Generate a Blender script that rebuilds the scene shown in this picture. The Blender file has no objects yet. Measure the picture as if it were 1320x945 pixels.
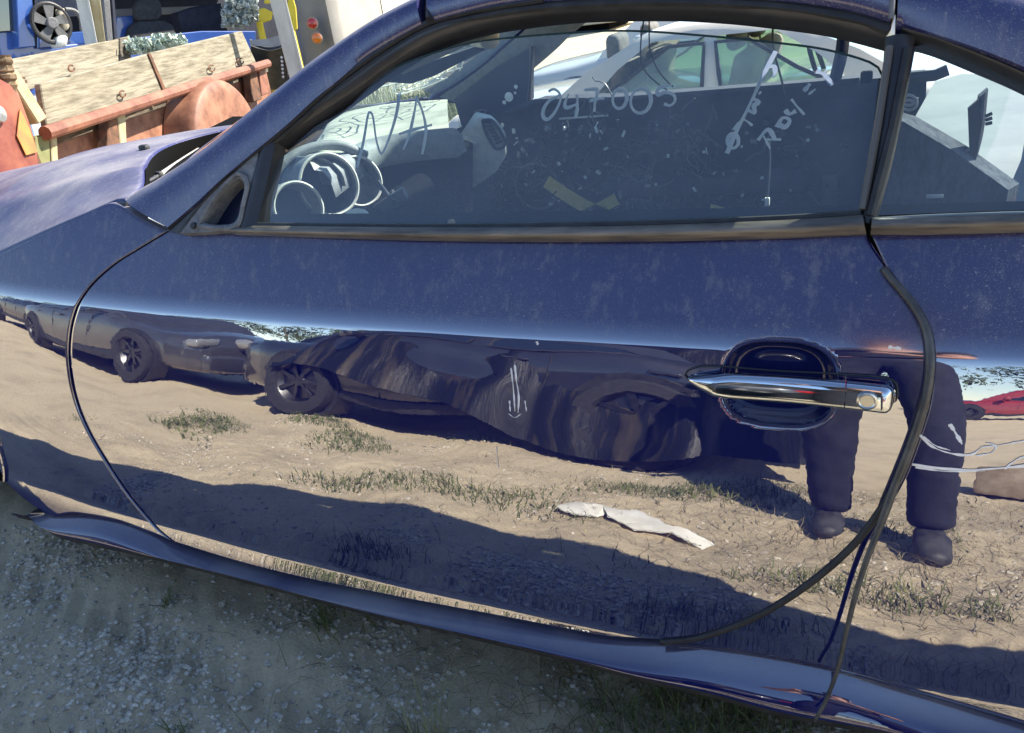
import bpy, bmesh, math, random
import numpy as np
from mathutils import Vector, Matrix
random.seed(7); rng = np.random.default_rng(7)
scene = bpy.context.scene
col = scene.collection
R_ = math.radians

# ------------------------------------------------------------------ camera
FOC = 1000.0; CX, CY = 660.0, 472.5
CAM = np.array([0.0, -0.924, 1.184])
ROT = np.array([[0.91369655, 0.06322812, -0.4014484],
                [0.38586012, -0.44501993, 0.80812699],
                [-0.12755618, -0.89328577, -0.43101038]])   # columns: right, down, forward
cd = bpy.data.cameras.new("camera"); co = bpy.data.objects.new("camera", cd); col.objects.link(co)
cd.sensor_width = 36; cd.lens = 36 * FOC / 1320; cd.clip_start = 0.01; cd.clip_end = 2000
M = Matrix(((ROT[0, 0], -ROT[0, 1], -ROT[0, 2], CAM[0]), (ROT[1, 0], -ROT[1, 1], -ROT[1, 2], CAM[1]),
            (ROT[2, 0], -ROT[2, 1], -ROT[2, 2], CAM[2]), (0, 0, 0, 1)))
co.matrix_world = M
scene.camera = co

# ------------------------------------------------------------------ light
SUN_EL, SUN_AZ = 40.5, 35.0          # azimuth from +Y towards +X
w = bpy.data.worlds.new("World"); scene.world = w; w.use_nodes = True
nt = w.node_tree; nt.nodes.clear()
sky = nt.nodes.new('ShaderNodeTexSky'); sky.sky_type = 'NISHITA'; sky.sun_disc = False
sky.sun_elevation = R_(SUN_EL); sky.sun_rotation = R_(SUN_AZ); sky.air_density = 0.8; sky.dust_density = 0.0; sky.ozone_density = 1.2
bg = nt.nodes.new('ShaderNodeBackground'); bg.inputs[1].default_value = 0.102
wo = nt.nodes.new('ShaderNodeOutputWorld'); nt.links.new(sky.outputs[0], bg.inputs[0]); nt.links.new(bg.outputs[0], wo.inputs[0])
sd = bpy.data.lights.new("sun", 'SUN'); so = bpy.data.objects.new("sun", sd); col.objects.link(so)
sd.energy = 5.0; sd.angle = R_(0.5); sd.color = (1.0, 0.93, 0.82)
sdir = Vector((math.sin(R_(SUN_AZ)) * math.cos(R_(SUN_EL)), math.cos(R_(SUN_AZ)) * math.cos(R_(SUN_EL)), math.sin(R_(SUN_EL))))
so.rotation_euler = sdir.to_track_quat('Z', 'Y').to_euler(); so.location = sdir * 30
scene.view_settings.view_transform = 'Standard'; scene.view_settings.look = 'None'
scene.view_settings.exposure = 1.62; scene.view_settings.gamma = 1.0
scene.view_settings.use_curve_mapping = False

# ------------------------------------------------------------------ camera rays -> points in the place
def ray(u, v):
    d = ROT @ np.array([u - CX, v - CY, FOC]); return d / np.linalg.norm(d)
def onY(u, v, Y):
    d = ray(u, v); return CAM + d * (Y - CAM[1]) / d[1]
def onZ(u, v, Z):
    d = ray(u, v); return CAM + d * (Z - CAM[2]) / d[2]
def atR(u, v, r):
    d = ray(u, v); return CAM + d * r / math.hypot(d[0], d[1])
def onPlane(u, v, p0, n):
    d = ray(u, v); return CAM + d * np.dot(np.asarray(p0) - CAM, n) / np.dot(d, n)

# body side of the coupe: Y = S(X, Z), made by integrating how far its surface leans
_Zk = np.array([.06, .16, .190, .208, .226, .25, .30, .35, .45, .55, .62, .68, .700, .7045, .720, .76, .80, .86, .90, .94])
_Pk = np.array([19., 19, 19, 18, 8.5, 6.5, 7, 8, 9.5, 11.5, 13, 15.5, 17, 26, 30, 30.8, 31.5, 32, 37, 50])
_Xk = np.array([-3.2, -2.6, -2.2, -1.9, -1.6, -1.3, -.6, 0, .4, .9, 1.4])
_Ak = np.array([-30., -22, -14, -9, -5.5, -3.5, -1, 1, 3, 5, 8])
_zz = np.linspace(.06, .94, 881); _ph = np.interp(_zz, _Zk, _Pk)
_Yp = np.concatenate([[0], np.cumsum(np.tan(np.radians((_ph[1:] + _ph[:-1]) / 2)) * np.diff(_zz))]); _Yp -= np.interp(.30, _zz, _Yp)
_xx = np.linspace(-3.2, 1.4, 921); _az = np.interp(_xx, _Xk, _Ak)
_Xp = np.concatenate([[0], np.cumsum(np.tan(np.radians((_az[1:] + _az[:-1]) / 2)) * np.diff(_xx))]); _Xp -= np.interp(-.6, _xx, _Xp)
def S(X, Z):
    return np.interp(Z, _zz, _Yp) + np.interp(X, _xx, _Xp)
GB, GS = .165, .60
def G(X, Z):                       # leaning plane of the side windows
    return np.interp(X, _xx, _Xp) + GB + (Z - .88) * GS
def hitf(f, u, v, off=0.0, relax=.7):
    d = ray(u, v); t = 1.0
    for _ in range(80):
        p = CAM + t * d; t += (f(p[0], p[2]) + off - p[1]) / d[1] * relax
    return CAM + t * d
def hS(u, v, off=0.0): return hitf(S, u, v, off)
def hG(u, v, off=0.0): return hitf(G, u, v, off)

# ------------------------------------------------------------------ mesh helpers
WORG = {}
def thing(name, label, cat, loc=(0, 0, 0), group=None):
    o = bpy.data.objects.new(name, None); col.objects.link(o); o.empty_display_size = .1
    o.location = loc; WORG[o.name] = Vector(loc)
    o['label'] = label; o['category'] = cat
    if group: o['group'] = group
    return o
def tag(o, label=None, cat=None, group=None, kind=None):
    if label: o['label'] = label
    if cat: o['category'] = cat
    if group: o['group'] = group
    if kind: o['kind'] = kind
    return o
def mk(name, vf, mat, parent=None, smooth=35, kind=None, label=None, base=False):
    v, f = vf
    v = np.asarray(v, dtype=float)
    c = (v.max(0) + v.min(0)) / 2
    if base: c[2] = v[:, 2].min()
    me = bpy.data.meshes.new(name)
    me.from_pydata((v - c).tolist(), [], [tuple(int(i) for i in q) for q in f])
    me.validate(); me.update()
    if smooth:
        me.polygons.foreach_set('use_smooth', [True] * len(me.polygons))
        if smooth < 179: me.set_sharp_from_angle(angle=R_(smooth))
    for m in (mat if isinstance(mat, (list, tuple)) else [mat]): me.materials.append(m)
    o = bpy.data.objects.new(name, me); col.objects.link(o)
    po = WORG[parent.name] if parent else Vector((0, 0, 0))
    if parent: o.parent = parent
    o.location = Vector(c) - po; WORG[o.name] = Vector(c)
    if kind: o['kind'] = kind
    if label: o['label'] = label
    return o
def fixn(vf):
    v, f = vf
    bm = bmesh.new(); vs = [bm.verts.new(p) for p in v]
    for q in f:
        try: bm.faces.new([vs[i] for i in q])
        except ValueError: pass
    bmesh.ops.recalc_face_normals(bm, faces=bm.faces)
    bm.verts.index_update()
    r = ([tuple(p.co) for p in bm.verts], [tuple(p.index for p in q.verts) for q in bm.faces]); bm.free(); return r
def join(*parts):
    V, F = [], []
    for v, f in parts:
        n = len(V); V.extend([tuple(p) for p in v]); F.extend([tuple(i + n for i in q) for q in f])
    return V, F
def gridvf(P, flip=False):
    n, m = P.shape[:2]; F = []
    for i in range(n - 1):
        for j in range(m - 1):
            q = (i * m + j, i * m + j + 1, (i + 1) * m + j + 1, (i + 1) * m + j)
            F.append(q[::-1] if flip else q)
    return P.reshape(-1, 3), F
def resample(pts, n, smooth=True):
    p = np.asarray(pts, dtype=float)
    if smooth and len(p) > 2:
        q = [p[0]]
        ext = np.vstack([2 * p[0] - p[1], p, 2 * p[-1] - p[-2]])
        for i in range(len(p) - 1):
            a, b, c, d = ext[i:i + 4]
            for t in np.linspace(0, 1, 13)[1:]:
                q.append(.5 * (2 * b + (c - a) * t + (2 * a - 5 * b + 4 * c - d) * t * t + (3 * b - a - 3 * c + d) * t ** 3))
        p = np.array(q)
    s = np.concatenate([[0], np.cumsum(np.linalg.norm(np.diff(p, axis=0), axis=1))])
    t = np.linspace(0, s[-1], n)
    return np.stack([np.interp(t, s, p[:, k]) for k in range(p.shape[1])], 1)
def tube(pts, r, n=8, cap=True):
    p = np.asarray(pts, float); k = len(p); rr = np.broadcast_to(np.asarray(r, float), (k,))
    T = np.gradient(p, axis=0); T /= np.linalg.norm(T, axis=1)[:, None] + 1e-12
    a = np.array([0, 0, 1.]) if abs(T[0][2]) < .9 else np.array([1., 0, 0])
    N = np.cross(T[0], a); N /= np.linalg.norm(N); V = []
    for i in range(k):
        N = N - T[i] * np.dot(N, T[i]); N /= np.linalg.norm(N); B = np.cross(T[i], N)
        for j in range(n):
            an = 2 * math.pi * j / n; V.append(p[i] + rr[i] * (math.cos(an) * N + math.sin(an) * B))
    F = [(i * n + j, i * n + (j + 1) % n, (i + 1) * n + (j + 1) % n, (i + 1) * n + j) for i in range(k - 1) for j in range(n)]
    if cap: F += [tuple(range(n))[::-1], tuple((k - 1) * n + j for j in range(n))]
    return V, F
def box(c, s, ax=None):
    c = np.asarray(c, float); A = np.eye(3) if ax is None else np.asarray(ax, float)
    V = [c + A[0] * s[0] / 2 * i + A[1] * s[1] / 2 * j + A[2] * s[2] / 2 * k for i in (-1, 1) for j in (-1, 1) for k in (-1, 1)]
    return V, [(0, 1, 3, 2), (4, 6, 7, 5), (0, 4, 5, 1), (2, 3, 7, 6), (0, 2, 6, 4), (1, 5, 7, 3)]
def bevel(vf, w, seg=2):
    v, f = vf; bm = bmesh.new(); vs = [bm.verts.new(p) for p in v]
    for q in f: bm.faces.new([vs[i] for i in q])
    bmesh.ops.recalc_face_normals(bm, faces=bm.faces)
    bmesh.ops.bevel(bm, geom=list(bm.edges), offset=w, segments=seg, profile=.5, affect='EDGES')
    bm.verts.index_update()
    r = ([tuple(p.co) for p in bm.verts], [tuple(p.index for p in q.verts) for q in bm.faces]); bm.free(); return r
def prism(poly, depth):
    """closed polygon of 3-D points pushed along the vector depth"""
    p = np.asarray(poly, float); d = np.asarray(depth, float); n = len(p)
    V = list(p) + list(p + d)
    F = [tuple(range(n)), tuple(range(2 * n - 1, n - 1, -1))] + [(i, i + n, (i + 1) % n + n, (i + 1) % n) for i in range(n)]
    return fixn((V, F))
def lathe(c, axis, prof, n=24):
    """prof: (radius, distance along axis)"""
    c = np.asarray(c, float); a = np.asarray(axis, float); a /= np.linalg.norm(a)
    u = np.cross(a, [0, 0, 1.] if abs(a[2]) < .9 else [1., 0, 0]); u /= np.linalg.norm(u); b = np.cross(a, u)
    V = []; F = []
    for r, h in prof:
        for j in range(n):
            an = 2 * math.pi * j / n; V.append(c + a * h + max(r, 1e-4) * (math.cos(an) * u + math.sin(an) * b))
    for i in range(len(prof) - 1):
        for j in range(n): F.append((i * n + j, i * n + (j + 1) % n, (i + 1) * n + (j + 1) % n, (i + 1) * n + j))
    return fixn((V, F))
def loft(secs, closed=True, cap=True):
    P = np.asarray(secs, float); n, m = P.shape[:2]; F = []
    for i in range(n - 1):
        for j in range(m if closed else m - 1):
            F.append((i * m + j, i * m + (j + 1) % m, (i + 1) * m + (j + 1) % m, (i + 1) * m + j))
    if cap and closed: F += [tuple(range(m)), tuple((n - 1) * m + j for j in range(m))]
    return fixn((P.reshape(-1, 3), F))
def ribbon(A, B, nrm, bulge=0.0, m=7, back=.02, n=60, powr=1.0):
    """band between two curves, raised in its middle along nrm, its long edges turned back"""
    A = resample(A, n); B = resample(B, n); nrm = np.asarray(nrm, float); nrm /= np.linalg.norm(nrm)
    rows = [A - nrm * back]
    for t in np.linspace(0, 1, m):
        rows.append(A * (1 - t) + B * t + nrm * bulge * math.sin(math.pi * t) ** powr)
    rows.append(B - nrm * back)
    P = np.stack(rows, 0)
    vf = gridvf(P); nrow = len(rows)
    F = list(vf[1]); F += [(j, (nrow - 1) * n + j, (nrow - 1) * n + j + 1, j + 1) for j in range(n - 1)]
    F += [tuple(i * n for i in range(nrow)), tuple(i * n + n - 1 for i in range(nrow))[::-1]]
    return fixn((vf[0], F))
GN = np.array([0, -1, GS]) / math.hypot(1, GS)

# ------------------------------------------------------------------ materials
def mat(name, c1, c2=None, rough=.6, metal=0., scale=8., bump=0., bscale=None, spec=.5, coat=0., coatior=1.5, stretch=(1, 1, 1), ramp=(.35, .65), detail=6., coatr=.03):
    m = bpy.data.materials.new(name); m.use_nodes = True
    nt = m.node_tree; N = nt.nodes; L = nt.links; b = N['Principled BSDF']
    b.inputs['Roughness'].default_value = rough; b.inputs['Metallic'].default_value = metal
    b.inputs['Specular IOR Level'].default_value = spec
    b.inputs['Coat Weight'].default_value = coat; b.inputs['Coat IOR'].default_value = coatior; b.inputs['Coat Roughness'].default_value = coatr
    b.inputs['Base Color'].default_value = (*c1, 1)
    if c2 is not None or bump:
        tc = N.new('ShaderNodeTexCoord'); mp = N.new('ShaderNodeMapping'); L.new(tc.outputs['Object'], mp.inputs[0])
        mp.inputs['Scale'].default_value = stretch
        no = N.new('ShaderNodeTexNoise'); no.inputs['Scale'].default_value = scale; no.inputs['Detail'].default_value = detail; no.inputs['Roughness'].default_value = .65
        L.new(mp.outputs[0], no.inputs['Vector'])
        if c2 is not None:
            r = N.new('ShaderNodeValToRGB'); r.color_ramp.elements[0].position = ramp[0]; r.color_ramp.elements[1].position = ramp[1]
            r.color_ramp.elements[0].color = (*c1, 1); r.color_ramp.elements[1].color = (*c2, 1)
            L.new(no.outputs[0], r.inputs[0]); L.new(r.outputs[0], b.inputs['Base Color'])
        if bump:
            n2 = no
            if bscale:
                n2 = N.new('ShaderNodeTexNoise'); n2.inputs['Scale'].default_value = bscale; n2.inputs['Detail'].default_value = 5; L.new(mp.outputs[0], n2.inputs['Vector'])
            bp = N.new('ShaderNodeBump'); bp.inputs['Strength'].default_value = bump; bp.inputs['Distance'].default_value = .01
            L.new(n2.outputs[0], bp.inputs['Height']); L.new(bp.outputs[0], b.inputs['Normal'])
    return m

def paint_mat(name, base, dust_top, coatior=2.7):
    """deep blue clear-coated paint, with dust that has settled on the upper part of the car"""
    m = bpy.data.materials.new(name); m.use_nodes = True
    nt = m.node_tree; N = nt.nodes; L = nt.links; b = N['Principled BSDF']; out = N['Material Output']
    b.inputs['Base Color'].default_value = (*base, 1); b.inputs['Roughness'].default_value = .38; b.inputs['Metallic'].default_value = .0; b.inputs['Specular IOR Level'].default_value = 0
    b.inputs['Coat Weight'].default_value = 1; b.inputs['Coat IOR'].default_value = coatior; b.inputs['Coat Roughness'].default_value = .018
    geo = N.new('ShaderNodeNewGeometry')
    def math_(op, a, c=None, clamp=False):
        n = N.new('ShaderNodeMath'); n.operation = op; n.use_clamp = clamp
        for i, x in enumerate((a, c)):
            if x is None: continue
            if isinstance(x, (int, float)): n.inputs[i].default_value = x
            else: L.new(x, n.inputs[i])
        return n.outputs[0]
    def noise(scale, detail, sc=(1, 1, 1), rough=.6):
        mp = N.new('ShaderNodeMapping'); mp.inputs['Scale'].default_value = sc; L.new(geo.outputs['Position'], mp.inputs[0])
        n = N.new('ShaderNodeTexNoise'); n.inputs['Scale'].default_value = scale; n.inputs['Detail'].default_value = detail; n.inputs['Roughness'].default_value = rough
        L.new(mp.outputs[0], n.inputs['Vector']); return n.outputs[0]
    def mr(x, a, c, d, e):
        n = N.new('ShaderNodeMapRange'); n.interpolation_type = 'SMOOTHSTEP'; L.new(x, n.inputs[0])
        for i, q in enumerate((a, c, d, e)): n.inputs[i + 1].default_value = q
        return n.outputs[0]
    sep = N.new('ShaderNodeSeparateXYZ'); L.new(geo.outputs['Position'], sep.inputs[0])
    up = mr(sep.outputs[2], .694, .738, 0.0, 1.0)                     # dust lies where the panel leans back
    streak = mr(noise(11, 6, (4.2, 4.2, .5), .75), .50, .70, 0.0, 1.0)
    cloud = mr(noise(3.2, 5), .35, .7, .35, 1.0)
    speck = mr(noise(560, 2), .57, .68, 0.0, 1.0)
    speck2 = mr(noise(210, 2), .66, .72, 0.0, 1.0)
    film = math_('MULTIPLY', math_('MULTIPLY', up, cloud), dust_top)
    st = math_('MULTIPLY', math_('MULTIPLY', streak, up), .16)
    sp = math_('MULTIPLY', math_('ADD', math_('MULTIPLY', speck, .36), math_('MULTIPLY', speck2, .5)), math_('ADD', math_('MULTIPLY', up, cloud), .012))
    sn = N.new('ShaderNodeSeparateXYZ'); L.new(geo.outputs['Normal'], sn.inputs[0])
    flat_ = math_('MULTIPLY', mr(sn.outputs[2], .70, .97, 0.0, 1.0), math_('MULTIPLY', cloud, .46))     # flat panels hold the most dust
    tot = math_('ADD', math_('ADD', math_('ADD', film, flat_), st), sp, True)
    tot = math_('ADD', tot, .002)
    df = N.new('ShaderNodeBsdfDiffuse'); df.inputs[0].default_value = (.42, .40, .38, 1)
    mx = N.new('ShaderNodeMixShader'); L.new(tot, mx.inputs[0]); L.new(b.outputs[0], mx.inputs[1]); L.new(df.outputs[0], mx.inputs[2])
    L.new(mx.outputs[0], out.inputs[0])
    # the coat is duller where the dust lies
    cr = math_('ADD', math_('MULTIPLY', up, .24), .006); L.new(cr, b.inputs['Coat Roughness'])
    L.new(math_('SUBTRACT', 1.0, math_('ADD', math_('MULTIPLY', up, .66), mr(sep.outputs[2], .172, .205, .62, 0.0))), b.inputs['Coat Weight'])      # dust hides part of the shine; coat also cut low down, dimming the sill
    # faint orange peel
    bp = N.new('ShaderNodeBump'); bp.inputs['Strength'].default_value = .02; bp.inputs['Distance'].default_value = .002
    L.new(noise(40, 2), bp.inputs['Height']); L.new(bp.outputs[0], b.inputs['Coat Normal'])
    return m

def glass_mat(name, tint=(.80, .88, .86), dust=.06, ior=1.75, dcol=(.5, .55, .6)):
    m = bpy.data.materials.new(name); m.use_nodes = True
    nt = m.node_tree; N = nt.nodes; L = nt.links; out = N['Material Output']; N.remove(N['Principled BSDF'])
    tr = N.new('ShaderNodeBsdfTransparent'); tr.inputs[0].default_value = (*tint, 1)
    gl = N.new('ShaderNodeBsdfGlossy'); gl.inputs['Roughness'].default_value = .01
    fr = N.new('ShaderNodeFresnel'); fr.inputs[0].default_value = ior
    mx = N.new('ShaderNodeMixShader'); L.new(fr.outputs[0], mx.inputs[0]); L.new(tr.outputs[0], mx.inputs[1]); L.new(gl.outputs[0], mx.inputs[2])
    df = N.new('ShaderNodeBsdfDiffuse'); df.inputs[0].default_value = (*dcol, 1)
    tc = N.new('ShaderNodeTexCoord'); no = N.new('ShaderNodeTexNoise'); no.inputs['Scale'].default_value = 6; no.inputs['Detail'].default_value = 8
    L.new(tc.outputs['Object'], no.inputs['Vector'])
    mr = N.new('ShaderNodeMapRange'); L.new(no.outputs[0], mr.inputs[0]); mr.inputs[1].default_value = .3; mr.inputs[2].default_value = .75
    mr.inputs[3].default_value = dust * .6; mr.inputs[4].default_value = dust * 1.5
    m2 = N.new('ShaderNodeMixShader'); L.new(mr.outputs[0], m2.inputs[0]); L.new(mx.outputs[0], m2.inputs[1]); L.new(df.outputs[0], m2.inputs[2])
    L.new(m2.outputs[0], out.inputs[0]); return m

PAINT = paint_mat('blue_paint', (.004, .0065, .088), .05, 3.5)
CUPPAINT = paint_mat('cup_paint', (.006, .010, .075), .05, 1.55)
BLACKR = mat('black_rubber', (.012, .012, .013), (.03, .03, .032), rough=.55, scale=30, bump=.05)
TRIM = mat('belt_trim_sheen', (.06, .055, .05), (.30, .25, .19), rough=.30, scale=25, stretch=(.3, 1, 3), bump=.08, ramp=(.35, .8))  # brown-grey trim; the paler tan paints in its highlight
SEAL = mat('window_frame_black', (.02, .02, .023), (.035, .034, .036), rough=.33, scale=18, bump=.04)
DARK = mat('underbody_black', (.004, .004, .004), rough=.9, spec=.04)
CHROME = mat('chrome', (.50, .52, .56), rough=.05, metal=1)
GREYPL = mat('grey_plastic', (.10, .10, .105), (.2, .2, .2), rough=.7, scale=60, bump=.2)
CHALK = mat('white_paint_marker', (.84, .84, .84), (.93, .92, .90), rough=.8, scale=60)
GLASS = glass_mat('window_glass', (.80, .90, .90), .085, 2.1, (.42, .50, .62))  # bluish dust layer also paints in the sky glare
WSGLASS = glass_mat('windshield_glass', (.90, .97, .92), .025, 1.5)
QGLASS = glass_mat('quarter_glass', (.84, .93, .95), .07, 2.1)

# ------------------------------------------------------------------ ground
from mathutils import noise as MN
def sstep(a, b, x):
    t = np.clip((np.asarray(x, float) - a) / (b - a), 0, 1); return t * t * (3 - 2 * t)
def gz(x, y):
    """height of the sand without its fine relief"""
    return -.32 * float(sstep(1.5, 3.0, y)) 
def fine(x, y):
    h = .022 * MN.noise((x * 3.1, y * 3.1, 0)) + .009 * MN.noise((x * 9, y * 9, 3)) + .006 * MN.noise((x * 24, y * 24, 5)) + .004 * MN.noise((x * 60, y * 60, 9))
    # tyre ruts that run along the car in front of its sill
    for y0, a in ((-.25, .018), (-.52, .014)):
        dy = y + .10 * math.sin(x * 1.3) - y0 - .22 * max(0, -1.2 - x)
        h -= a * math.exp(-(dy / .06) ** 2) * (1 + .5 * math.sin(x * 70 + dy * 60))
    return h
def axis(lo, hi, dn, far):
    a = list(np.arange(lo, hi + 1e-6, dn)); s = dn
    b = hi; c = lo; up = []; dnl = []
    while b < far: s *= 1.28; b += s; up.append(b)
    s = dn
    while c > -far: s *= 1.28; c -= s; dnl.append(c)
    return np.array(dnl[::-1] + a + up)
gx = axis(-2.6, 1.2, .0145, 400); gy = axis(-1.5, .35, .0145, 400)
GP = np.zeros((len(gx), len(gy), 3))
for i, x in enumerate(gx):
    for j, y in enumerate(gy):
        near = -3.4 < x < 2 and -2.6 < y < 1
        GP[i, j] = (x, y, gz(x, y) + (fine(x, y) if near else .02 * MN.noise((x * .7, y * .7, 0))))
def ground_mat():
    m = bpy.data.materials.new('sandy_ground'); m.use_nodes = True
    nt = m.node_tree; N = nt.nodes; L = nt.links; b = N['Principled BSDF']; b.inputs['Roughness'].default_value = .95
    b.inputs['Specular IOR Level'].default_value = .1
    g = N.new('ShaderNodeNewGeometry')
    def no(s, d=6, r=.65):
        n = N.new('ShaderNodeTexNoise'); n.inputs['Scale'].default_value = s; n.inputs['Detail'].default_value = d; n.inputs['Roughness'].default_value = r
        L.new(g.outputs['Position'], n.inputs['Vector']); return n.outputs[0]
    def ramp(x, *st):
        r = N.new('ShaderNodeValToRGB'); e = r.color_ramp.elements
        while len(e) < len(st): e.new(.5)
        for k, (p, c) in enumerate(st): e[k].position = p; e[k].color = (*c, 1)
        L.new(x, r.inputs[0]); return r.outputs[0]
    def mix(f, a, c):
        n = N.new('ShaderNodeMix'); n.data_type = 'RGBA'; L.new(f, n.inputs[0]); L.new(a, n.inputs[6]); L.new(c, n.inputs[7]); return n.outputs[2]
    sand = ramp(no(2.2, 8), (.30, (.33, .265, .175)), (.5, (.64, .51, .33)), (.72, (.76, .63, .42)))
    grit = ramp(no(110, 8, .85), (.28, (.16, .135, .095)), (.44, (.52, .445, .30)), (.60, (.76, .67, .49)))
    f1 = N.new('ShaderNodeValue'); f1.outputs[0].default_value = .50
    c = mix(f1.outputs[0], sand, grit)
    shell = ramp(no(240, 2), (.66, (0, 0, 0)), (.71, (1, 1, 1)))
    wht = N.new('ShaderNodeRGB'); wht.outputs[0].default_value = (.66, .64, .60, 1)
    c = mix(shell, c, wht.outputs[0])
    litter = ramp(no(4.2, 10, .8), (.61, (0, 0, 0)), (.72, (.7, .7, .7)))
    brn = N.new('ShaderNodeRGB'); brn.outputs[0].default_value = (.085, .07, .045, 1)
    c = mix(litter, c, brn.outputs[0])
    L.new(c, b.inputs['Base Color'])
    bp = N.new('ShaderNodeBump'); bp.inputs['Strength'].default_value = .8; bp.inputs['Distance'].default_value = .012
    L.new(no(130, 7, .82), bp.inputs['Height']); L.new(bp.outputs[0], b.inputs['Normal'])
    return m
GROUND = ground_mat()
tag(mk('ground', gridvf(GP, flip=True), GROUND, smooth=180), kind='structure')

# ------------------------------------------------------------------ the blue coupe
car = thing('blue_coupe', 'dark blue dusty coupe in the foreground with numbers written on its door glass', 'car', (-.6, .9, 0))

def XZ(pts, n, f=hS):
    return resample(np.array([f(*p) for p in pts])[:, [0, 2]], n)
def coons(top, bot, left, right, n, m):
    """top, bot: n points in (X, Z); left, right: m points from top to bottom"""
    u = np.linspace(0, 1, n)[None, :, None]; v = np.linspace(0, 1, m)[:, None, None]
    T, B, Lf, Rt = top[None], bot[None], left[:, None], right[:, None]
    return (1 - v) * T + v * B + (1 - u) * Lf + u * Rt - ((1 - u) * (1 - v) * top[0] + u * (1 - v) * top[-1] + (1 - u) * v * bot[0] + u * v * bot[-1])
def bell(r): return np.where(r < 1, np.cos(np.clip(r, 0, 1) * math.pi / 2) ** 2, 0)
def bowl(r, k=3):
    r = np.clip(r, 0, 1); return (1 - r ** k) ** 1.35
# handle cup and the ding on the door, in the panel's own X and Z
HC = hS(1003, 496); HR = (abs(hS(1076, 496)[0] - hS(930, 496)[0]) / 2, abs(hS(1003, 438)[2] - hS(1003, 548)[2]) / 2)
DC = hS(664, 522)
def feat(X, Z):
    y = np.zeros_like(X)
    dx, dz = (X - HC[0]), (Z - HC[2])
    r = ((np.abs(dx) / HR[0]) ** 2.9 + (np.abs(dz) / HR[1]) ** 2.9) ** (1 / 2.9)
    y += .030 * bowl(r, 8)
    y -= .0002 * np.exp(-((r - 1.06) / .07) ** 2)
    dx, dz = (X - DC[0]), (Z - DC[2])
    y += .0005 * np.exp(-(dx / .018) ** 2 - (dz / .032) ** 2)                    # ding
    y += .0002 * np.exp(-((dx + .35 * dz) / .055) ** 2 - ((dz - .015) / .06) ** 2)
    y += .0009 * np.exp(-((dx + .10) / .13) ** 2 - ((dz - .055 + .10 * dx) / .022) ** 2)   # crease that runs forward
    y += .0008 * np.exp(-((dx - .14) / .12) ** 2 - ((dz + .015 + .10 * dx) / .025) ** 2)
    y += .0004 * np.sin(X * 17 + 1) * np.sin(Z * 23)                            # slight waviness of the old panel
    return y
def panel(name, XZgrid, m, parent, off=0.0, features=False, rim=.014, label=None, rims='tblr'):
    X, Z = XZgrid[..., 0], XZgrid[..., 1]
    Y = S(X, Z) + off + (feat(X, Z) if features else .0004 * np.sin(X * 15) * np.sin(Z * 21))
    P = np.stack([X, Y, Z], -1)
    # rolled edges: an extra ring that turns inwards
    Q = np.zeros((P.shape[0] + 4, P.shape[1] + 4, 3)); Q[2:-2, 2:-2] = P
    Q[1, 2:-2] = P[0]; Q[0, 2:-2] = P[0]; Q[-2, 2:-2] = P[-1]; Q[-1, 2:-2] = P[-1]
    Q[:, 1] = Q[:, 2]; Q[:, 0] = Q[:, 2]; Q[:, -2] = Q[:, -3]; Q[:, -1] = Q[:, -3]
    for k, (a, sl) in enumerate((('t', np.s_[1, :]), ('b', np.s_[-2, :]), ('l', np.s_[:, 1]), ('r', np.s_[:, -2]))):
        Q[sl][..., 1] += .002
    for a, sl in (('t', np.s_[0, :]), ('b', np.s_[-1, :]), ('l', np.s_[:, 0]), ('r', np.s_[:, -1])):
        Q[sl][..., 1] += rim
    # step the rings a hair outwards so they do not fold onto the edge
    c = P.reshape(-1, 3).mean(0)
    for ring, amt in ((1, .0012), (0, .0018)):
        for sl in (np.s_[ring, :], np.s_[-1 - ring, :], np.s_[:, ring], np.s_[:, -1 - ring]):
            d = Q[sl][..., [0, 2]] - c[[0, 2]]; d /= np.linalg.norm(d, axis=-1)[..., None] + 1e-9
            Q[sl][..., 0] += d[..., 0] * amt * .6; Q[sl][..., 2] += d[..., 1] * amt * .6
    return mk(name, gridvf(Q, flip=True), m, parent, smooth=180, label=label)

fg = [(218, 299), (180, 322), (150, 341), (120, 368), (101, 398), (93, 430), (92, 470), (100, 515), (116, 555), (140, 596), (170, 640), (200, 676), (226, 699)]
bg_ = [(226, 699), (300, 722), (400, 747), (500, 767), (600, 786), (700, 805), (780, 819), (850, 824)]
rg = [(1114, 290), (1119, 314), (1140, 346), (1165, 378), (1188, 410), (1199, 450), (1195, 510), (1181, 560), (1160, 615), (1138, 652), (1098, 702), (1040, 752), (975, 792), (905, 817), (850, 824)]
tg = [(218, 299), (330, 303), (560, 310), (800, 311), (1000, 306), (1114, 297)]
NU, NV = 330, 170
rgf = list(rg); rgf[0] = (1114, 297)
door = panel('door', coons(XZ(tg, NU), XZ(bg_, NU), XZ(fg, NV), XZ(rgf, NV), NU, NV), PAINT, car, features=True)
door.data.materials.append(CUPPAINT)
for pg in door.data.polygons:
    cc_ = pg.center + door.location + car.location
    if (abs(cc_.x - HC[0]) / HR[0]) ** 2.9 + (abs(cc_.z - HC[2]) / HR[1]) ** 2.9 < 1.0: pg.material_index = 1
_rim = []
for a in np.linspace(0, 2 * math.pi, 90):
    x_ = HC[0] + HR[0] * 1.005 * math.copysign(abs(math.cos(a)) ** (2 / 2.9), math.cos(a)); z_ = HC[2] + HR[1] * 1.005 * math.copysign(abs(math.sin(a)) ** (2 / 2.9), math.sin(a))
    _rim.append((x_, float(S(x_, z_)) + .0008, z_))
mk('cup_rim', tube(_rim, .0026, 8, cap=False), CUPPAINT, door, smooth=180)
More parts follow.
